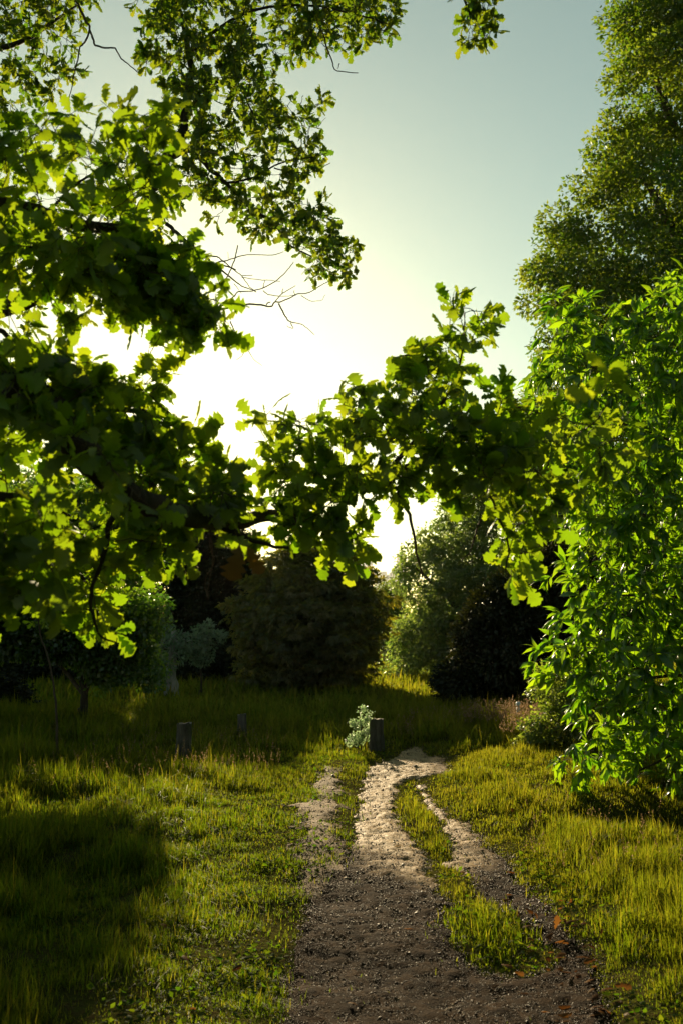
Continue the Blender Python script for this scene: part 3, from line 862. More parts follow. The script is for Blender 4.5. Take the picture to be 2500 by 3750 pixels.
# --- sweet chestnut filling the right side
root_b = base(2960, 9.6)
t = thing('sweet_chestnut_tree', 'glowing bright green tree with long narrow leaves sweeping down to the grass at right', 'tree', tuple(root_b))
sk = Skel(); tr = Acc()
b = root_b
sk.limb([b, b + [0, 0, 1.2], b + [.05, 0, 2.6], b + [0, .1, 4.2], b + [0.1, 0, 5.4]], 0.16, 0.04, 6, 10, 0.01, True, tr)
tube(tr, np.array([b + [0, 0, -.12], b + [0, 0, .05], b + [0, 0, .25]]), np.array([1.9, 1.35, 0.98]) * .16, 10)
tr.build('trunk', M_BARK, t, True)
for zz, ex, ez, dy in ((.7, -1.9, .25, -.2), (1.0, -2.3, 1.0, .3), (1.5, -2.0, 1.9, -.3), (2.0, -1.9, 2.8, .2), (2.6, -1.9, 3.6, -.1), (3.2, -1.7, 4.3, .2), (3.8, -1.4, 4.9, 0), (1.8, 1.2, 3.0, .3), (2.8, 1.0, 4.2, -.2), (1.2, -1.2, 1.2, -.9), (2.2, -1.1, 2.4, -.9), (3.1, -1.0, 3.6, -.8)):
    s = b + np.array([0, 0, zz])
    e = b + np.array([ex, dy, ez])
    sk.limb([s, s * .5 + e * .5 + [0, 0, .15], e], 0.035, 0.008, 5, 6, 0.01)
chest_poly = [(2060, 1080), (2140, 1095), (2240, 1120), (2330, 1080), (2420, 1060), (2520, 980), (2800, 900), (3100, 1000), (3300, 1500), (3300, 2500), (3100, 2860), (2700, 2900), (2440, 2895), (2330, 2830), (2290, 2770), (2200, 2790), (2110, 2850), (2030, 2860), (2080, 2760), (2085, 2690), (2150, 2640),
              (2110, 2560), (2040, 2490), (1990, 2440), (1955, 2425), (2020, 2370), (2040, 2290), (2080, 2230), (2060, 2110), (2045, 2080), (2120, 2030), (2130, 1970), (2090, 1960), (2110, 1860), (2000, 1700), (1960, 1500), (1960, 1380), (2000, 1300), (1985, 1220), (2010, 1150)]
cen = sample_outline(chest_poly, 2500, 9.6, 1.3, 0.085, emax=240)
dirs = sk.grow(cen, tip=0.0025, k=0.006, step=0.15, wob=0.015, rmax=0.03)
lf = Acc()
sprays(sk, lf, cen, unit(dirs + np.array([-.25, -.15, -.1])), LANCE, 0.155, 1, 10, 0.15, up=0.75, droop=0.6, spread=0.9, tip_r=0.002, tone_mid=0.42, face=0.6)
sk.acc.build('branches', M_TWIG, t, True)
lf.build('crown', M_CHEST, t)

# --- the oak whose limb hangs over the path, close by
b = np.array([-2.75, 3.9, gz(-2.75, 3.9) - 0.05])
t = thing('oak_tree', 'near oak whose thick crooked limb and lobed leaves hang across the path from the left', 'tree', tuple(b))
sk = Skel(); tr = Acc()
sk.limb([b, b + [.03, 0, 1.2], b + [-.05, 0, 2.6], b + [0, .05, 4.0], b + [.1, .1, 5.4]], 0.26, 0.12, 6, 12, 0.01, True, tr)
tube(tr, np.array([b + [0, 0, -.12], b + [0, 0, .05], b + [0, 0, .3]]), np.array([1.8, 1.35, 1.0]) * .26, 12)
tr.build('trunk', M_BARK, t, True)
lim = Acc()
def Wp(pts): return np.array([W(*p) for p in pts])
sk.limb(np.vstack([b + [0.1, 0, 3.1], Wp([(-500, 1080, 3.6), (-200, 1250, 3.35), (0, 1390, 3.25), (130, 1455, 3.2), (250, 1570, 3.2), (340, 1700, 3.2), (450, 1795, 3.25), (570, 1850, 3.35), (700, 1895, 3.5), (850, 1905, 3.9), (1050, 1880, 4.4), (1250, 1800, 4.5), (1450, 1720, 4.5), (1700, 1650, 4.45), (1950, 1610, 4.35), (2150, 1590, 4.1)])]), 0.085, 0.004, 8, 12, 0.007, True, lim)
sk.limb(Wp([(700, 1890, 3.8), (850, 1945, 3.75), (960, 1990, 3.7), (1060, 2007, 3.7)]), 0.012, 0.006, 6, 6, 0.003, True, lim)
sk.limb(Wp([(470, 1800, 3.65), (402, 1925, 3.55), (388, 2010, 3.5), (335, 2157, 3.5), (339, 2246, 3.5), (370, 2327, 3.5), (437, 2358, 3.5)]), 0.013, 0.003, 6, 6, 0.003, True, lim)
sk.limb(np.vstack([b + [.05, .05, 3.8], Wp([(-300, 700, 3.8), (50, 760, 3.7), (280, 820, 3.7), (480, 860, 3.7), (640, 1000, 3.75), (760, 1100, 3.8)])]), 0.05, 0.006, 6, 8, 0.005, True, lim)
sk.limb(Wp([(-120, 1300, 3.65), (-20, 1200, 3.7), (90, 1290, 3.75), (180, 1340, 3.8), (300, 1370, 3.8)]), 0.014, 0.005, 6, 6, 0.003, True, lim)
sk.limb(np.vstack([b + [.1, -.05, 2.7], Wp([(-350, 1780, 3.4), (20, 1820, 3.3), (110, 1837, 3.3), (180, 1850, 3.35), (260, 1890, 3.4)])]), 0.03, 0.004, 6, 7, 0.004, True, lim)
sk.limb(Wp([(240, 1550, 3.6), (400, 1500, 3.7), (560, 1520, 3.8), (680, 1560, 3.9), (760, 1680, 3.95)]), 0.016, 0.004, 6, 6, 0.004, True, lim)
sk.limb(Wp([(1450, 1690, 4.1), (1560, 1560, 4.15), (1640, 1430, 4.15), (1690, 1300, 4.2), (1700, 1180, 4.2)]), 0.012, 0.0025, 6, 6, 0.003, True, lim)
sk.limb(Wp([(1740, 1625, 4.1), (1760, 1750, 4.05), (1810, 1860, 4.0), (1860, 2000, 4.0), (1850, 2080, 4.0)]), 0.009, 0.0025, 6, 6, 0.003, True, lim)
lim.build('limb', M_BARK, t, True)
NEAR = [  # outline, depth, half thickness, number of sprays, subtwigs, holes
    ([(-350, 430), (0, 490), (140, 470), (200, 440), (280, 420), (335, 445), (420, 410), (445, 375), (480, 405), (560, 405), (610, 430), (610, 560), (600, 680), (560, 740), (520, 900), (400, 960), (150, 990), (0, 960), (-350, 960)], 3.7, .55, 68, 3, ()),
    ([(490, 900), (640, 930), (740, 980), (730, 1070), (810, 1100), (850, 1165), (830, 1190), (820, 1225), (720, 1205), (640, 1185), (560, 1130), (490, 1060)], 3.7, .28, 40, 3, ()),
    ([(60, 980), (140, 900), (450, 900), (470, 1090), (420, 1150), (320, 1165), (260, 1190), (200, 1200), (170, 1120), (90, 1070)], 3.6, .3, 22, 3, ()),
    ([(-250, 1000), (40, 1010), (70, 1100), (60, 1200), (-250, 1250)], 3.7, .3, 10, 3, ()),
    ([(460, 1240), (520, 1230), (560, 1280), (565, 1380), (580, 1460), (660, 1530), (690, 1590), (680, 1620), (740, 1670), (850, 1730), (900, 1790), (930, 1900), (800, 1940), (600, 1890), (480, 1790), (350, 1580), (280, 1500), (360, 1400), (480, 1420), (530, 1320)], 3.75, .4, 60, 3,
     ([(560, 1490), (620, 1500), (600, 1540)], [(640, 1600), (690, 1600), (680, 1640)])),
    ([(-250, 1280), (90, 1300), (300, 1350), (430, 1395), (400, 1470), (300, 1490), (330, 1560), (410, 1690), (350, 1730), (250, 1630), (120, 1490), (0, 1420), (-250, 1350)], 3.3, .35, 34, 3, ()),
    ([(-250, 1500), (0, 1510), (120, 1560), (280, 1700), (450, 1830), (680, 1930), (690, 2010), (630, 2020), (610, 2100), (585, 2130), (540, 2040), (480, 2070), (430, 2130), (400, 2220), (400, 2300), (330, 2290), (260, 2270), (220, 2180), (130, 2180), (60, 2230), (0, 2270), (-250, 2280)], 3.75, .5, 100, 2, ()),
    ([(-250, 1800), (60, 1840), (180, 1880), (190, 2000), (140, 2150), (50, 2190), (-250, 2190)], 2.9, .18, 20, 3, ()),
    ([(960, 1690), (1000, 1660), (970, 1560), (930, 1525), (1030, 1510), (1110, 1520), (1185, 1515), (1243, 1550), (1245, 1470), (1265, 1425), (1320, 1410), (1386, 1360), (1457, 1385), (1520, 1325), (1600, 1305), (1690, 1330), (1720, 1425), (1835, 1440), (1904, 1490), (1957, 1485), (2082, 1520), (2230, 1565), (2265, 1610),
      (2215, 1705), (2170, 1760), (2100, 1780), (2000, 1750), (1960, 1850), (2010, 1910), (1900, 1920), (1850, 1960), (1900, 2010), (1870, 2090), (1825, 2085), (1820, 1940), (1743, 1870), (1671, 1830), (1640, 1735), (1582, 1660), (1490, 1640), (1510, 1760), (1440, 1775), (1390, 1815), (1300, 1790), (1240, 1920), (1270, 1960), (1330, 1985), (1290, 2040), (1230, 2020), (1154, 1985), (1060, 1960), (960, 1940), (980, 1800)],
     4.1, .42, 138, 3, ([(1530, 1485), (1650, 1470), (1645, 1530), (1560, 1535)], [(1340, 1640), (1380, 1640), (1360, 1670)])),
    ([(1640, 1100), (1700, 1110), (1770, 1165), (1800, 1205), (1760, 1240), (1710, 1270), (1710, 1380), (1620, 1310), (1655, 1223), (1625, 1160)], 4.2, .1, 20, 1, ()),
]
NEAR.append(([(-100, 1330), (60, 1350), (250, 1480), (380, 1650), (520, 1780), (700, 1850), (720, 1950), (560, 1930), (400, 1830), (250, 1660), (100, 1520), (-100, 1450)], 2.95, .14, 11, 2, ()))
lf = Acc()
for poly, D, th, n, ns, holes in NEAR:
    cen = sample_outline(poly, n, D, th, 0.045, holes, emax=110)
    dirs = sk.grow(cen, tip=0.0022, k=0.006, step=0.05, wob=0.006, rmax=0.02)
    sprays(sk, lf, cen, dirs, OAK_HI, 0.092, ns, 5.5, 0.085, up=0.55, droop=0.25, spread=0.9, tip_r=0.0013, tone_mid=0.42, face=0.75)
# the rest of its crown, overhead out of view, added to dim sky fill
for e in ((-4.5, 1.5, 5.6), (-2.0, 0.2, 6.0), (0.2, 0.8, 6.0), (-1.2, -2.0, 6.4), (-4.6, 4.6, 6.6), (-3.4, -1.5, 6.4), (1.4, -1.0, 6.6)):
    e = np.array(e); q0 = b + [0, 0.05, 4.6]
    sk.limb([q0, q0 * .55 + e * .45 + [0, 0, .5], e], 0.08, 0.015, 6, 7, 0.02)
cen = np.stack([rng.uniform(-6.5, 2.6, 330), rng.uniform(-4.0, 4.2, 330), rng.uniform(4.6, 8.0, 330)], 1)
cen = cen[(cen[:, 2] > 1.6 + 0.80 * np.maximum(cen[:, 1], 0) + 1.4) & (((cen[:, 0] + 2) / 4.6) ** 2 + (cen[:, 1] / 4.4) ** 2 < 1)]
sk.grow(cen, tip=.004, k=.008, step=.3, wob=.03)
clumps(lf, cen, np.array([-2, 0, 5.0]), .42, 60, .11, OAK_LO, up=.8)
# lighter-toned sprig at the end of the limb
sk.limb(Wp([(2120, 1585, 4.0), (2180, 1540, 3.6), (2215, 1490, 3.2), (2235, 1440, 3.0)]), 0.004, 0.002, 5, 5, 0.002)
cen = Wp([(2235, 1425, 3.0), (2215, 1450, 3.05), (2270, 1440, 3.0)])
sprays(sk, lf, cen, np.array([[0, -.2, 1], [-.5, -.2, .5], [.6, -.2, .3]]), OAK_HI, 0.10, 1, 4, 0.03, up=0.5, droop=0.1, tone_mid=0.8, face=0.7)
sk.acc.build('branches', M_TWIG, t, True)
lf.build('crown', M_OAK, t)
dt = Acc()
for pts, ra, rb in (([(1450, 1780, 4.1), (1470, 1830, 4.1), (1502, 1900, 4.1), (1520, 2000, 4.1), (1546, 2110, 4.1)], .010, .004), ([(1525, 1985, 4.1), (1500, 1995, 4.12), (1462, 2010, 4.15)], .003, .0015), ([(1760, 1900, 4.05), (1735, 1965, 4.05), (1720, 2020, 4.05), (1690, 2050, 4.05)], .005, .002),
                    ([(770, 1930, 3.75), (768, 1990, 3.75), (785, 2060, 3.75), (752, 2125, 3.75), (765, 2195, 3.75)], .0025, .0012), ([(778, 1930, 3.75), (776, 1995, 3.76), (780, 2050, 3.76), (765, 2130, 3.76), (760, 2190, 3.76)], .002, .001)):
    if ra in (.005, .0025): dt.build('dead_twig', M_TWIG, t, True); dt = Acc()
    sk.limb(Wp(pts), ra, rb, 6, 6, 0.003, False, dt)
dt.build('dead_twig', M_TWIG, t, True)
dl = Acc()
V = Wp([(880, 1985, 3.0), (905, 1990, 3.02)])
put_leaves(dl, OAK_HI, V, np.array([[-.2, .1, -1], [.35, .2, -.9]]), np.array([[.3, -1, 0.1], [-.5, -1, .1]]), np.array([.115, .10]), np.array([.5, .9]))
sk2 = Skel(); sk2.limb(Wp([(860, 1945, 3.76), (872, 1970, 3.4), (885, 1988, 3.0)]), .002, .0012, 5, 4, 0, False, dl)
dl.build('withered_leaf', M_DRY, t)

# --- the second oak, behind and above
b = base(-900, 11)
t = thing('oak_tree', 'taller oak behind the near one, its airy small-leaved boughs spread over the upper left sky', 'tree', tuple(b))
sk = Skel(); tr = Acc()
sk.limb([b, b + [.1, 0, 2.0], b + [-.05, 0, 4.5], b + [0.2, .05, 7.0], b + [.4, .1, 9.4]], 0.32, 0.14, 6, 12, 0.01, True, tr)
tube(tr, np.array([b + [0, 0, -.12], b + [0, 0, .05], b + [0, 0, .3]]), np.array([1.8, 1.35, 1.0]) * .32, 12)
tr.build('trunk', M_BARK, t, True)
lim = Acc()
def l1(pts, D, off=(0, 0), s=1.0): return np.array([W(off[0] + x / s, off[1] + y / s, D) for x, y in pts])
sk.limb(np.vstack([b + [0, 0, 3.6], Wp([(-300, 1250, 10.8), (150, 1080, 10.5), (400, 930, 10.3), (500, 810, 10.2), (550, 700, 10.1), (600, 600, 10), (660, 500, 10), (690, 380, 10), (700, 250, 10), (680, 120, 10), (650, 0, 10), (640, -150, 10)])]), 0.11, 0.015, 6, 9, 0.01, True, lim)
sk.limb(Wp([(600, 590, 10), (694, 550, 10), (765, 614, 10), (829, 670, 10), (917, 757, 10), (996, 813, 10), (1068, 901, 10), (1200, 960, 10)]), 0.035, 0.006, 6, 7, 0.008, True, lim)
sk.limb(Wp([(829, 670, 10), (930, 650, 10), (1020, 600, 9.9), (1120, 580, 9.9), (1200, 560, 9.9)]), 0.014, 0.004, 6, 6, 0.006, True, lim)
sk.limb(Wp([(690, 380, 10), (790, 300, 10.1), (880, 330, 10.2), (930, 420, 10.2), (1000, 480, 10.2)]), 0.02, 0.005, 6, 6, 0.006, True, lim)
sk.limb(Wp([(690, 200, 10), (820, 90, 9.9), (960, 30, 9.8), (1150, 20, 9.7), (1330, 60, 9.6), (1420, 90, 9.6)]), 0.024, 0.005, 6, 6, 0.006, True, lim)
sk.limb(np.vstack([b + [.2, 0, 6.5], Wp([(-300, 300, 10.6), (-50, 200, 10.4), (120, 130, 10.3), (280, 20, 10.2)])]), 0.07, 0.01, 6, 7, 0.008, True, lim)
sk.limb(np.vstack([b + [.4, 0, 9.0], Wp([(-300, -700, 9.5), (500, -650, 9), (1200, -400, 8.6), (1560, -180, 8.4), (1690, -30, 8.3), (1720, 80, 8.3)])]), 0.07, 0.004, 6, 7, 0.01, True, lim)
sk.limb(Wp([(-300, 1250, 10.8), (-100, 1000, 10.9), (100, 850, 11), (250, 700, 11), (400, 600, 11)]), 0.04, 0.01, 6, 6, 0.01, True, lim)
lim.build('limb', M_BARK, t, True)
def r1(p): return [(x / 1.2544, y / 1.2544) for x, y in p]
FB = [(490, -200), (490, 0), (500, 56), (545, 120), (535, 167), (485, 199), (500, 225), (545, 245), (614, 235), (590, 303), (615, 343), (595, 375), (620, 470), (650, 540), (640, 640), (700, 700), (700, 790), (725, 815), (790, 800), (885, 790), (910, 835), (980, 870), (1060, 880), (1115, 930), (1140, 990), (1165, 1015), (1232, 1000), (1290, 1020), (1295, 1005),
      (1270, 975), (1310, 950), (1325, 925), (1265, 880), (1215, 775), (1126, 705), (1050, 680), (1060, 645), (1090, 625), (1180, 600), (1220, 590), (1230, 570), (1170, 550), (1195, 500), (1130, 480), (1130, 440), (1190, 370), (1130, 390), (1060, 420), (1045, 380), (1080, 290), (1055, 242), (1050, 200), (1132, 195), (1185, 195), (1200, 165), (1259, 185), (1310, 190), (1325, 150), (1390, 130), (1435, 115), (1415, 55), (1465, 5), (1470, -200)]
FHOLES = [[(910, 50), (1000, 90), (1025, 150), (1045, 195), (985, 160), (930, 125)], [(705, 50), (800, 15), (850, 60), (830, 140), (765, 140), (730, 120)], [(745, 350), (797, 315), (850, 360), (850, 415), (810, 446), (800, 515), (757, 410)],
          [(625, 540), (695, 565), (690, 655), (645, 645)], [(750, 555), (805, 570), (805, 635), (765, 625)], [(685, 715), (755, 725), (800, 800), (770, 845), (700, 865), (720, 800)], [(890, 620), (960, 640), (950, 690), (900, 670)], [(990, 230), (1040, 240), (1030, 290), (990, 280)],
          [(860, 560), (900, 550), (910, 590), (870, 600)], [(1040, 560), (1075, 570), (1060, 610), (1035, 600)]]
FAR = [(FB, 10.0, 0.7, 560, FHOLES), 
       (r1([(-300, -150), (450, -150), (465, 0), (430, 20), (385, 50), (370, 140), (335, 195), (295, 225), (230, 220), (185, 245), (240, 262), (340, 305), (375, 370), (330, 370), (240, 440), (140, 435), (70, 410), (110, 480), (85, 530), (0, 560), (-300, 560)]), 10.3, 0.5, 170, [r1([(140, 300), (200, 290), (210, 340), (150, 350)]), r1([(60, 150), (110, 170), (80, 220)])]),
       ([(1665, -60), (1800, -60), (1795, 25), (1815, 67), (1800, 125), (1775, 140), (1765, 160), (1740, 160), (1690, 130), (1700, 85), (1680, 70), (1695, 50), (1665, 30)], 8.3, 0.12, 20, ()),
       ([(-450, 1300), (80, 1320), (290, 1600), (400, 1750), (380, 1850), (-450, 1860)], 11.0, .5, 130, ()),
       ([(-500, 450), (0, 460), (300, 500), (500, 520), (640, 600), (690, 780), (630, 900), (560, 960), (420, 1050), (230, 960), (140, 1130), (110, 1260), (-500, 1260)], 11.0, 0.6, 230, ())]
lf = Acc()
for poly, D, th, n, holes in FAR:
    cen = sample_outline(poly, n, D, th, 0.09, holes, emax=90)
    dirs = sk.grow(cen, tip=0.003, k=0.008, step=0.1, wob=0.015, rmax=0.03)
    sprays(sk, lf, cen, dirs, OAK_LO, 0.105, 3, 5.5, 0.11, up=0.5, droop=0.2, spread=0.9, tip_r=0.0022, tone_mid=0.42, face=0.75)
sk.acc.build('branches', M_TWIG, t, True)
lf.build('crown', M_OAK2, t)
dt = Acc()
o6, s6 = (600, 850), 1.96
for pts, ra, rb in (([(20, -60), (90, 0), (180, 80), (300, 170), (350, 230), (410, 270), (500, 340), (560, 385), (665, 430)], .022, .004), ([(300, 160), (400, 185), (480, 250), (560, 320), (620, 395), (665, 430)], .008, .003), ([(350, 235), (420, 210), (510, 185), (600, 160), (780, 163), (860, 140)], .008, .003),
                    ([(532, 95), (500, 220), (470, 290), (440, 350), (415, 420)], .006, .007), ([(415, 530), (450, 500), (500, 465), (540, 430), (640, 420), (710, 405), (800, 350), (890, 270), (930, 210)], .008, .004), ([(380, 560), (510, 530), (640, 518), (770, 535), (790, 512), (850, 495), (950, 450), (1050, 430), (1150, 370), (1240, 335)], .012, .003),
                    ([(790, 510), (850, 440), (945, 385)], .006, .003), ([(850, 440), (855, 405)], .005, .004), ([(940, 450), (938, 418)], .004, .004), ([(825, 512), (870, 600), (915, 650), (1000, 665), (1080, 735)], .009, .003), ([(912, 650), (928, 690), (885, 672)], .005, .003), ([(715, 420), (760, 450), (860, 460), (950, 455)], .005, .003), ([(985, 455), (1050, 490), (1130, 490), (1160, 450)], .004, .002),
                    ([(400, 240), (460, 245), (520, 270)], .008, .006), ([(560, 325), (680, 340), (835, 350)], .004, .003), ([(565, 312), (640, 308)], .004, .003), ([(712, 400), (725, 350)], .005, .003), ([(735, 520), (765, 500)], .007, .005), ([(480, 640), (510, 710), (560, 820), (610, 860), (650, 920), (710, 962)], .007, .002), ([(590, 840), (560, 890), (520, 915)], .005, .003), ([(575, 820), (580, 775)], .003, .002),
                    ([(465, 190), (462, 140)], .003, .002), ([(505, 370), (560, 440)], .004, .002)):
    P = l1(pts, 10.0, o6, s6)
    sk.limb(P, ra, rb, 5, 6, 0.004, False, dt)
dt.build('dead_branch', M_TWIG, t, True)
dt = Acc()
for pts, ra, rb in (([(345, -40), (360, 20), (395, 90), (415, 130), (430, 180), (440, 205), (490, 222), (530, 220), (560, 270), (600, 305), (650, 348)], .017, .005), ([(412, 140), (390, 190), (370, 220), (350, 310), (330, 400), (315, 490)], .012, .004), ([(880, -5), (920, 20), (970, 70)], .006, .003)):
    if ra == .006: dt.build('dead_branch', M_TWIG, t, True); dt = Acc()
    sk.limb(l1(pts, 10.1, (0, 0), 1.2544), ra, rb, 5, 6, 0.006, False, dt)
dt.build('dead_branch', M_TWIG, t, True)
dt = Acc()
for pts, ra, rb in (([(325, -60), (330, 30), (370, 170), (400, 260), (430, 350), (470, 425), (597, 440)], .014, .004), ([(335, 60), (440, 140), (500, 200)], .009, .004), ([(470, 418), (484, 385)], .003, .005), ([(90, 1015), (160, 1035), (280, 1045), (360, 1020), (430, 985)], .007, .004), ([(245, 690), (255, 600), (265, 575)], .004, .003), ([(345, 770), (378, 670)], .004, .003), ([(355, 765), (402, 712)], .004, .002), ([(600, -10), (640, 70)], .008, .005)):
    if pts[0] in ((90, 1015), (245, 690), (345, 770), (600, -10)): dt.build('dead_branch', M_TWIG, t, True); dt = Acc()
    sk.limb(l1(pts, 9.9, (950, 0), 1.6505), ra, rb, 5, 6, 0.006, False, dt)
dt.build('dead_branch', M_TWIG, t, True)

# --- thin sapling
b = np.array([*G(212, 2800), 0.0]); D = b[1]
b[2] = gz(b[0], b[1]) - 0.03
t = thing('sapling', 'thin bare-stemmed sapling leaning in the shaded grass at the left', 'sapling', tuple(b))
sk = Skel(); tr = Acc()
sk.limb(np.vstack([b, Wp([(210, 2700, D), (207, 2600, D), (198, 2520, D), (185, 2440, D), (165, 2370, D), (146, 2310, D), (140, 2240, D), (143, 2180, D)])]), .018, .006, 6, 7, .004, True, tr)
tr.build('trunk', M_TWIG, t, True)
sk.limb(Wp([(138, 2335, D), (115, 2330, D), (75, 2325, D)]), .004, .002, 4, 5, .003)
cen = sample_outline([(100, 2260), (120, 2190), (150, 2160), (190, 2240), (185, 2290), (140, 2300)], 12, D, .12, .06)
dirs = sk.grow(cen, tip=.002, k=.004, step=.06, wob=.005)
lf = Acc(); sprays(sk, lf, cen, dirs, OAK_LO, .085, 2, 5, .07, tone_mid=.5)
sk.acc.build('branches', M_TWIG, t, True); lf.build('crown', M_OAK, t)

# --- stump with fresh shoots beside it
def wood_stump(name, label, px, py, hgt, rad, lean=(0, 0), cat='stump', chip=False, group=None):
    x, y = G(px, py); z = gz(x, y) - 0.06
    t = thing(name, label, cat, (x, y, z), group)
    a = Acc(); seg = 18; rows = 9
    ang = np.arange(seg) * 2 * math.pi / seg
    wob = 1 + 0.10 * np.sin(ang * 3 + rng.uniform(0, 6)) + rng.normal(0, .05, seg)
    V = []
    for i in range(rows):
        f = i / (rows - 1)
        rr = rad * (1 + 0.35 * (1 - f) ** 3) * wob * (1 + rng.normal(0, .02, seg))
        hz = (hgt + 0.06) * f
        top = (rng.normal(0, .02, seg) + 0.03 * np.cos(ang + 1)) * hgt if i == rows - 1 else 0
        V.append(np.stack([x + lean[0] * f + rr * np.cos(ang), y + lean[1] * f + rr * np.sin(ang), z + hz + top + 0 * ang], 1))
    V = np.array(V)
    i = np.arange(rows - 1)[:, None] * seg; k = np.arange(seg)[None]; k2 = (k + 1) % seg
    a.add(V.reshape(-1, 3), np.stack([i + k, i + k2, i + seg + k2, i + seg + k], -1).ravel(), np.full((rows - 1) * seg, 4))
    a.build('body', M_STUMP, t, True)
    c = Acc(); ctr = V[-1].mean(0) + [0, 0, 0.004]
    ring = V[-1]; mid = ctr + (ring - ctr) * 0.55 + np.stack([0 * ang, 0 * ang, rng.normal(0, .006, seg)], 1)
    VV = np.vstack([ring + [0, 0, .001], mid, ctr[None]])
    fl = []; ft = []
    for k in range(seg):
        n = (k + 1) % seg
        fl += [k, n, seg + n, seg + k]; ft.append(4)
        fl += [seg + k, seg + n, 2 * seg]; ft.append(3)
    c.add(VV, fl, ft); c.build('cut_top', M_CUT, t)
    return t
wood_stump('tree_stump', 'dark sawn stump with a rounded top, beside the pale shoots where the path bends', 1378, 2750, .40, .085)
wood_stump('wooden_post', 'grey stubby weathered wooden post in the shaded grass, the nearer of two', 672, 2775, .42, .085, (.01, 0), 'post')
wood_stump('wooden_post', 'small dark wooden post farther back, left of the worn grass', 887, 2695, .34, .065, (-.01, 0), 'post')

x, y = G(1322, 2748); z = gz(x, y) - 0.02
t = thing('sprouting_shrub', 'little upright shrub of pale grey-green shoots against the stump', 'shrub', (x, y, z))
sk = Skel()
o2 = (1200, 2500); s2 = 3.92
for pts in ([(480, 960), (500, 750), (530, 560), (540, 420), (535, 300)], [(480, 960), (430, 800), (410, 640), (340, 560)], [(500, 950), (580, 760), (600, 560), (625, 420)], [(470, 960), (380, 880), (340, 780), (340, 710)], [(470, 960), (360, 900), (300, 830)], [(510, 930), (590, 720), (640, 600), (690, 550)], [(490, 800), (470, 600), (455, 460), (450, 390)]):
    P = l1(pts, y, o2, s2); P[:, 1] += np.linspace(0, 1, len(P)) * rng.uniform(-.15, .15)
    sk.limb(P, .006, .002, 5, 5, .002)
cen = sample_outline([(o2[0] + px / s2, o2[1] + py / s2) for px, py in [(535, 290), (505, 370), (500, 430), (450, 370), (430, 430), (480, 500), (490, 560), (400, 540), (310, 530), (320, 600), (400, 650), (450, 700), (430, 800), (390, 770), (370, 700), (330, 690), (310, 780), (275, 810), (310, 890), (400, 890), (540, 880), (590, 800), (600, 640), (650, 570), (710, 540), (620, 540), (650, 430), (620, 390), (560, 420), (550, 330)]], 75, y, .10, .025, emax=12)
sk.grow(cen, tip=.0012, k=.004, step=.04, wob=.003)
lf = Acc(); clumps(lf, cen, cen.mean(0), .035, 20, .026, OVATE, tone_mid=.5)
sk.acc.build('stems', M_TWIG, t, True); lf.build('foliage', M_SHOOT, t)

# --- pale marker post at the foot of the dark tree
x, y = G(1897, 2672); z = gz(x, y) - .05
t = thing('marker_post', 'slim pale blue-grey marker post half hidden by the young bushy tree', 'post', (x, y, z))
def boxa(a, cx, cy, z0, z1, wx, wy, bev=.012):
    q = []
    for (zz, s) in ((z0, 1), (z1 - bev, 1), (z1, .75)):
        for (sx, sy) in ((-1, -1), (1, -1), (1, 1), (-1, 1)):
            q.append((cx + sx * wx * s / 2, cy + sy * wy * s / 2, zz))
    fl = [3, 2, 1, 0]
    for r in (0, 4):
        for k in range(4): fl += [r + k, r + (k + 1) % 4, r + 4 + (k + 1) % 4, r + 4 + k]
    fl += [8, 9, 10, 11]
    a.add(np.array(q), fl, [4] * 10)
m, nt, out = nodes_of('pale_paint'); p = nt.nodes.new('ShaderNodeBsdfPrincipled')
tc = nt.nodes.new('ShaderNodeTexCoord')
nt.links.new(mixrgb(nt, ramp(nt, noise(nt, 20, 4, .6, tc.outputs['Object']), .4, .6), (.35, .45, .52), (.50, .60, .66)), p.inputs['Base Color']); p.inputs['Roughness'].default_value = .6
nt.links.new(p.outputs[0], out.inputs[0]); M_PAINT = m
a = Acc(); boxa(a, x, y, z, z + .36, .055, .05); a.build('shaft', M_PAINT, t)
a = Acc(); boxa(a, x, y, z + .362, z + .44, .062, .058); a.build('cap', M_PAINT, t)

# ------------------------------------------------------------------ the city far away
def mat_facade(name, wall, glass, sx, sz):
    m, nt, out = nodes_of(name)
    tc = nt.nodes.new('ShaderNodeTexCoord')
    mp = nt.nodes.new('ShaderNodeMapping'); mp.inputs['Rotation'].default_value = (math.pi / 2, 0, 0)
    nt.links.new(tc.outputs['Object'], mp.inputs[0])
    br = nt.nodes.new('ShaderNodeTexBrick'); br.offset = 0
    br.inputs['Scale'].default_value = 1; br.inputs['Brick Width'].default_value = sx; br.inputs['Row Height'].default_value = sz
    br.inputs['Mortar Size'].default_value = .8; br.inputs['Color1'].default_value = (*glass, 1); br.inputs['Color2'].default_value = (*glass, 1); br.inputs['Mortar'].default_value = (*wall, 1)
    nt.links.new(mp.outputs[0], br.inputs['Vector'])
    p = nt.nodes.new('ShaderNodeBsdfPrincipled'); p.inputs['Roughness'].default_value = .6
    nt.links.new(br.outputs['Color'], p.inputs['Base Color']); nt.links.new(p.outputs[0], out.inputs[0])
    return m
M_FAC = mat_facade('tower_facade', (.45, .43, .40), (.16, .18, .20), 3.4, 3.4)
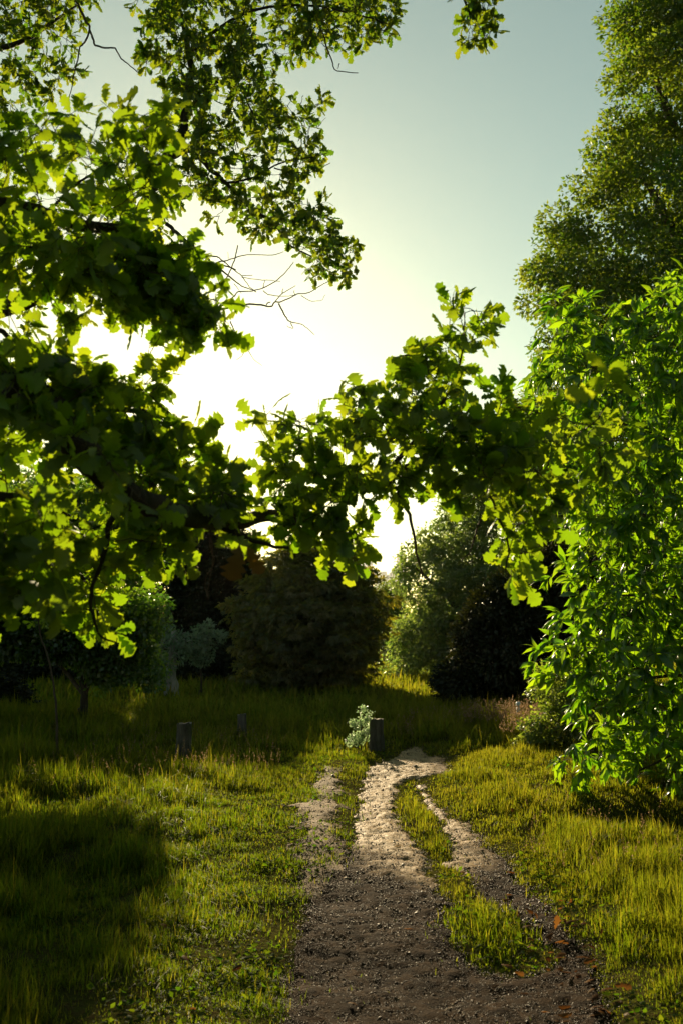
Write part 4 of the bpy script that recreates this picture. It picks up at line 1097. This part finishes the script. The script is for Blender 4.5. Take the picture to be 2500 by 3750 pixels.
def tower(name, label, x0, x1, ytop, D, depth, taper=0.0, extra=()):
    lo = W(x0, 2300, D); hi = W(x1, ytop, D)
    cx, w = (lo[0] + hi[0]) / 2, hi[0] - lo[0]
    t = thing(name, label, 'building', (cx, D + depth / 2, 0), 'city towers on the skyline')
    a = Acc()
    def slab(cx, cy, z0, z1, wx, wy, flare=0.0):
        q = [(cx + sx * wx / 2 * (s if sx > 0 else 1), cy + sy * wy / 2, zz) for zz, s in ((z0, 1), (z1, 1 + flare)) for (sx, sy) in ((-1, -1), (1, -1), (1, 1), (-1, 1))]
        a.add(np.array(q), [3, 2, 1, 0, 0, 1, 5, 4, 1, 2, 6, 5, 2, 3, 7, 6, 3, 0, 4, 7, 4, 5, 6, 7], [4] * 6)
    slab(cx, D + depth / 2, -1, hi[2], w, depth, taper)
    a.build('walls', M_FAC, t)
    a = Acc()
    for (fx, fw, hh) in extra:
        slab(cx + fx * w, D + depth / 2, hi[2], hi[2] + hh, fw * w, depth * .6)
    if extra: a.build('roof_plant', M_FAC, t)
    return t
tower('tower_block', 'tallest hazy tower left of the gap, with vertical window bands and a flared right edge', 1338, 1363, 2024, 2240, 46, .16, ((.1, .7, 2),))
tower('tower_block', 'flat-topped slab tower just left of the flared one, half behind oak leaves', 1300, 1336, 2012, 2340, 46)
tower('tower_block', 'broad low hazy block on the skyline, in the middle of the gap', 1372, 1415, 2093, 2090, 50, 0, ((-.2, .3, 2.5),))
tower('tower_block', 'lower stepped block with narrow windows, right of the broad low one', 1416, 1440, 2104, 2010, 44, 0, ((.1, .3, 5),))
tower('tower_block', 'tall narrow tower at the right of the gap, partly behind the sunlit tree', 1432, 1475, 2080, 2140, 46, 0, ())
tower('tower_block', 'slim upper tower rising behind the sunlit tree at the right of the gap', 1454, 1480, 2027, 2290, 40, 0, ())

# distant belt of trees closing the horizon
acc = Acc()
cen = []
for i in range(900):
    a = rng.uniform(-1.0, 1.0); d = rng.uniform(75, 150)
    x = math.tan(a) * d
    top = 2.3 + 1.9 * vnoise(np.array([x * .12]), np.array([d * .05]), 5)[0]
    cen.append((x, d, rng.uniform(0.3, 1) * top))
clumps(acc, np.array(cen), np.array([0, 110, 0]), 1.9, 70, .5, SMALL, tone_mid=.3)
tag(acc.build('distant_wood', M_THORN), 'stuff')

# unseen trees added behind the viewer to cut the sky fill
acc = Acc(); tk = Acc()
cen = np.stack([rng.uniform(-24, 24, 620), rng.uniform(-15, -7, 620), rng.uniform(0.8, 11, 620)], 1)
cen[:, 1] -= 0.012 * cen[:, 0] ** 2 * -1
clumps(acc, cen, np.array([0, -14, 4.0]), 1.5, 80, .34, SMALL, tone_mid=.3)
tag(acc.build('added_woodland', M_THORN), 'stuff')

# ------------------------------------------------------------------ air
HAZE = 0.000035
if HAZE:
    a = Acc()
    q = [(sx * 2600, sy * 2600, zz) for zz in (-1.5, 190) for (sx, sy) in ((-1, -1), (1, -1), (1, 1), (-1, 1))]
    a.add(np.array(q), [3, 2, 1, 0, 0, 1, 5, 4, 1, 2, 6, 5, 2, 3, 7, 6, 3, 0, 4, 7, 4, 5, 6, 7], [4] * 6)
    m, nt, out = nodes_of('haze_air')
    v = nt.nodes.new('ShaderNodeVolumePrincipled')
    v.inputs['Color'].default_value = (0.92, 0.94, 0.96, 1)
    v.inputs['Density'].default_value = HAZE
    v.inputs['Anisotropy'].default_value = 0.75
    nt.links.new(v.outputs[0], out.inputs['Volume'])
    tag(a.build('haze', m), 'stuff')
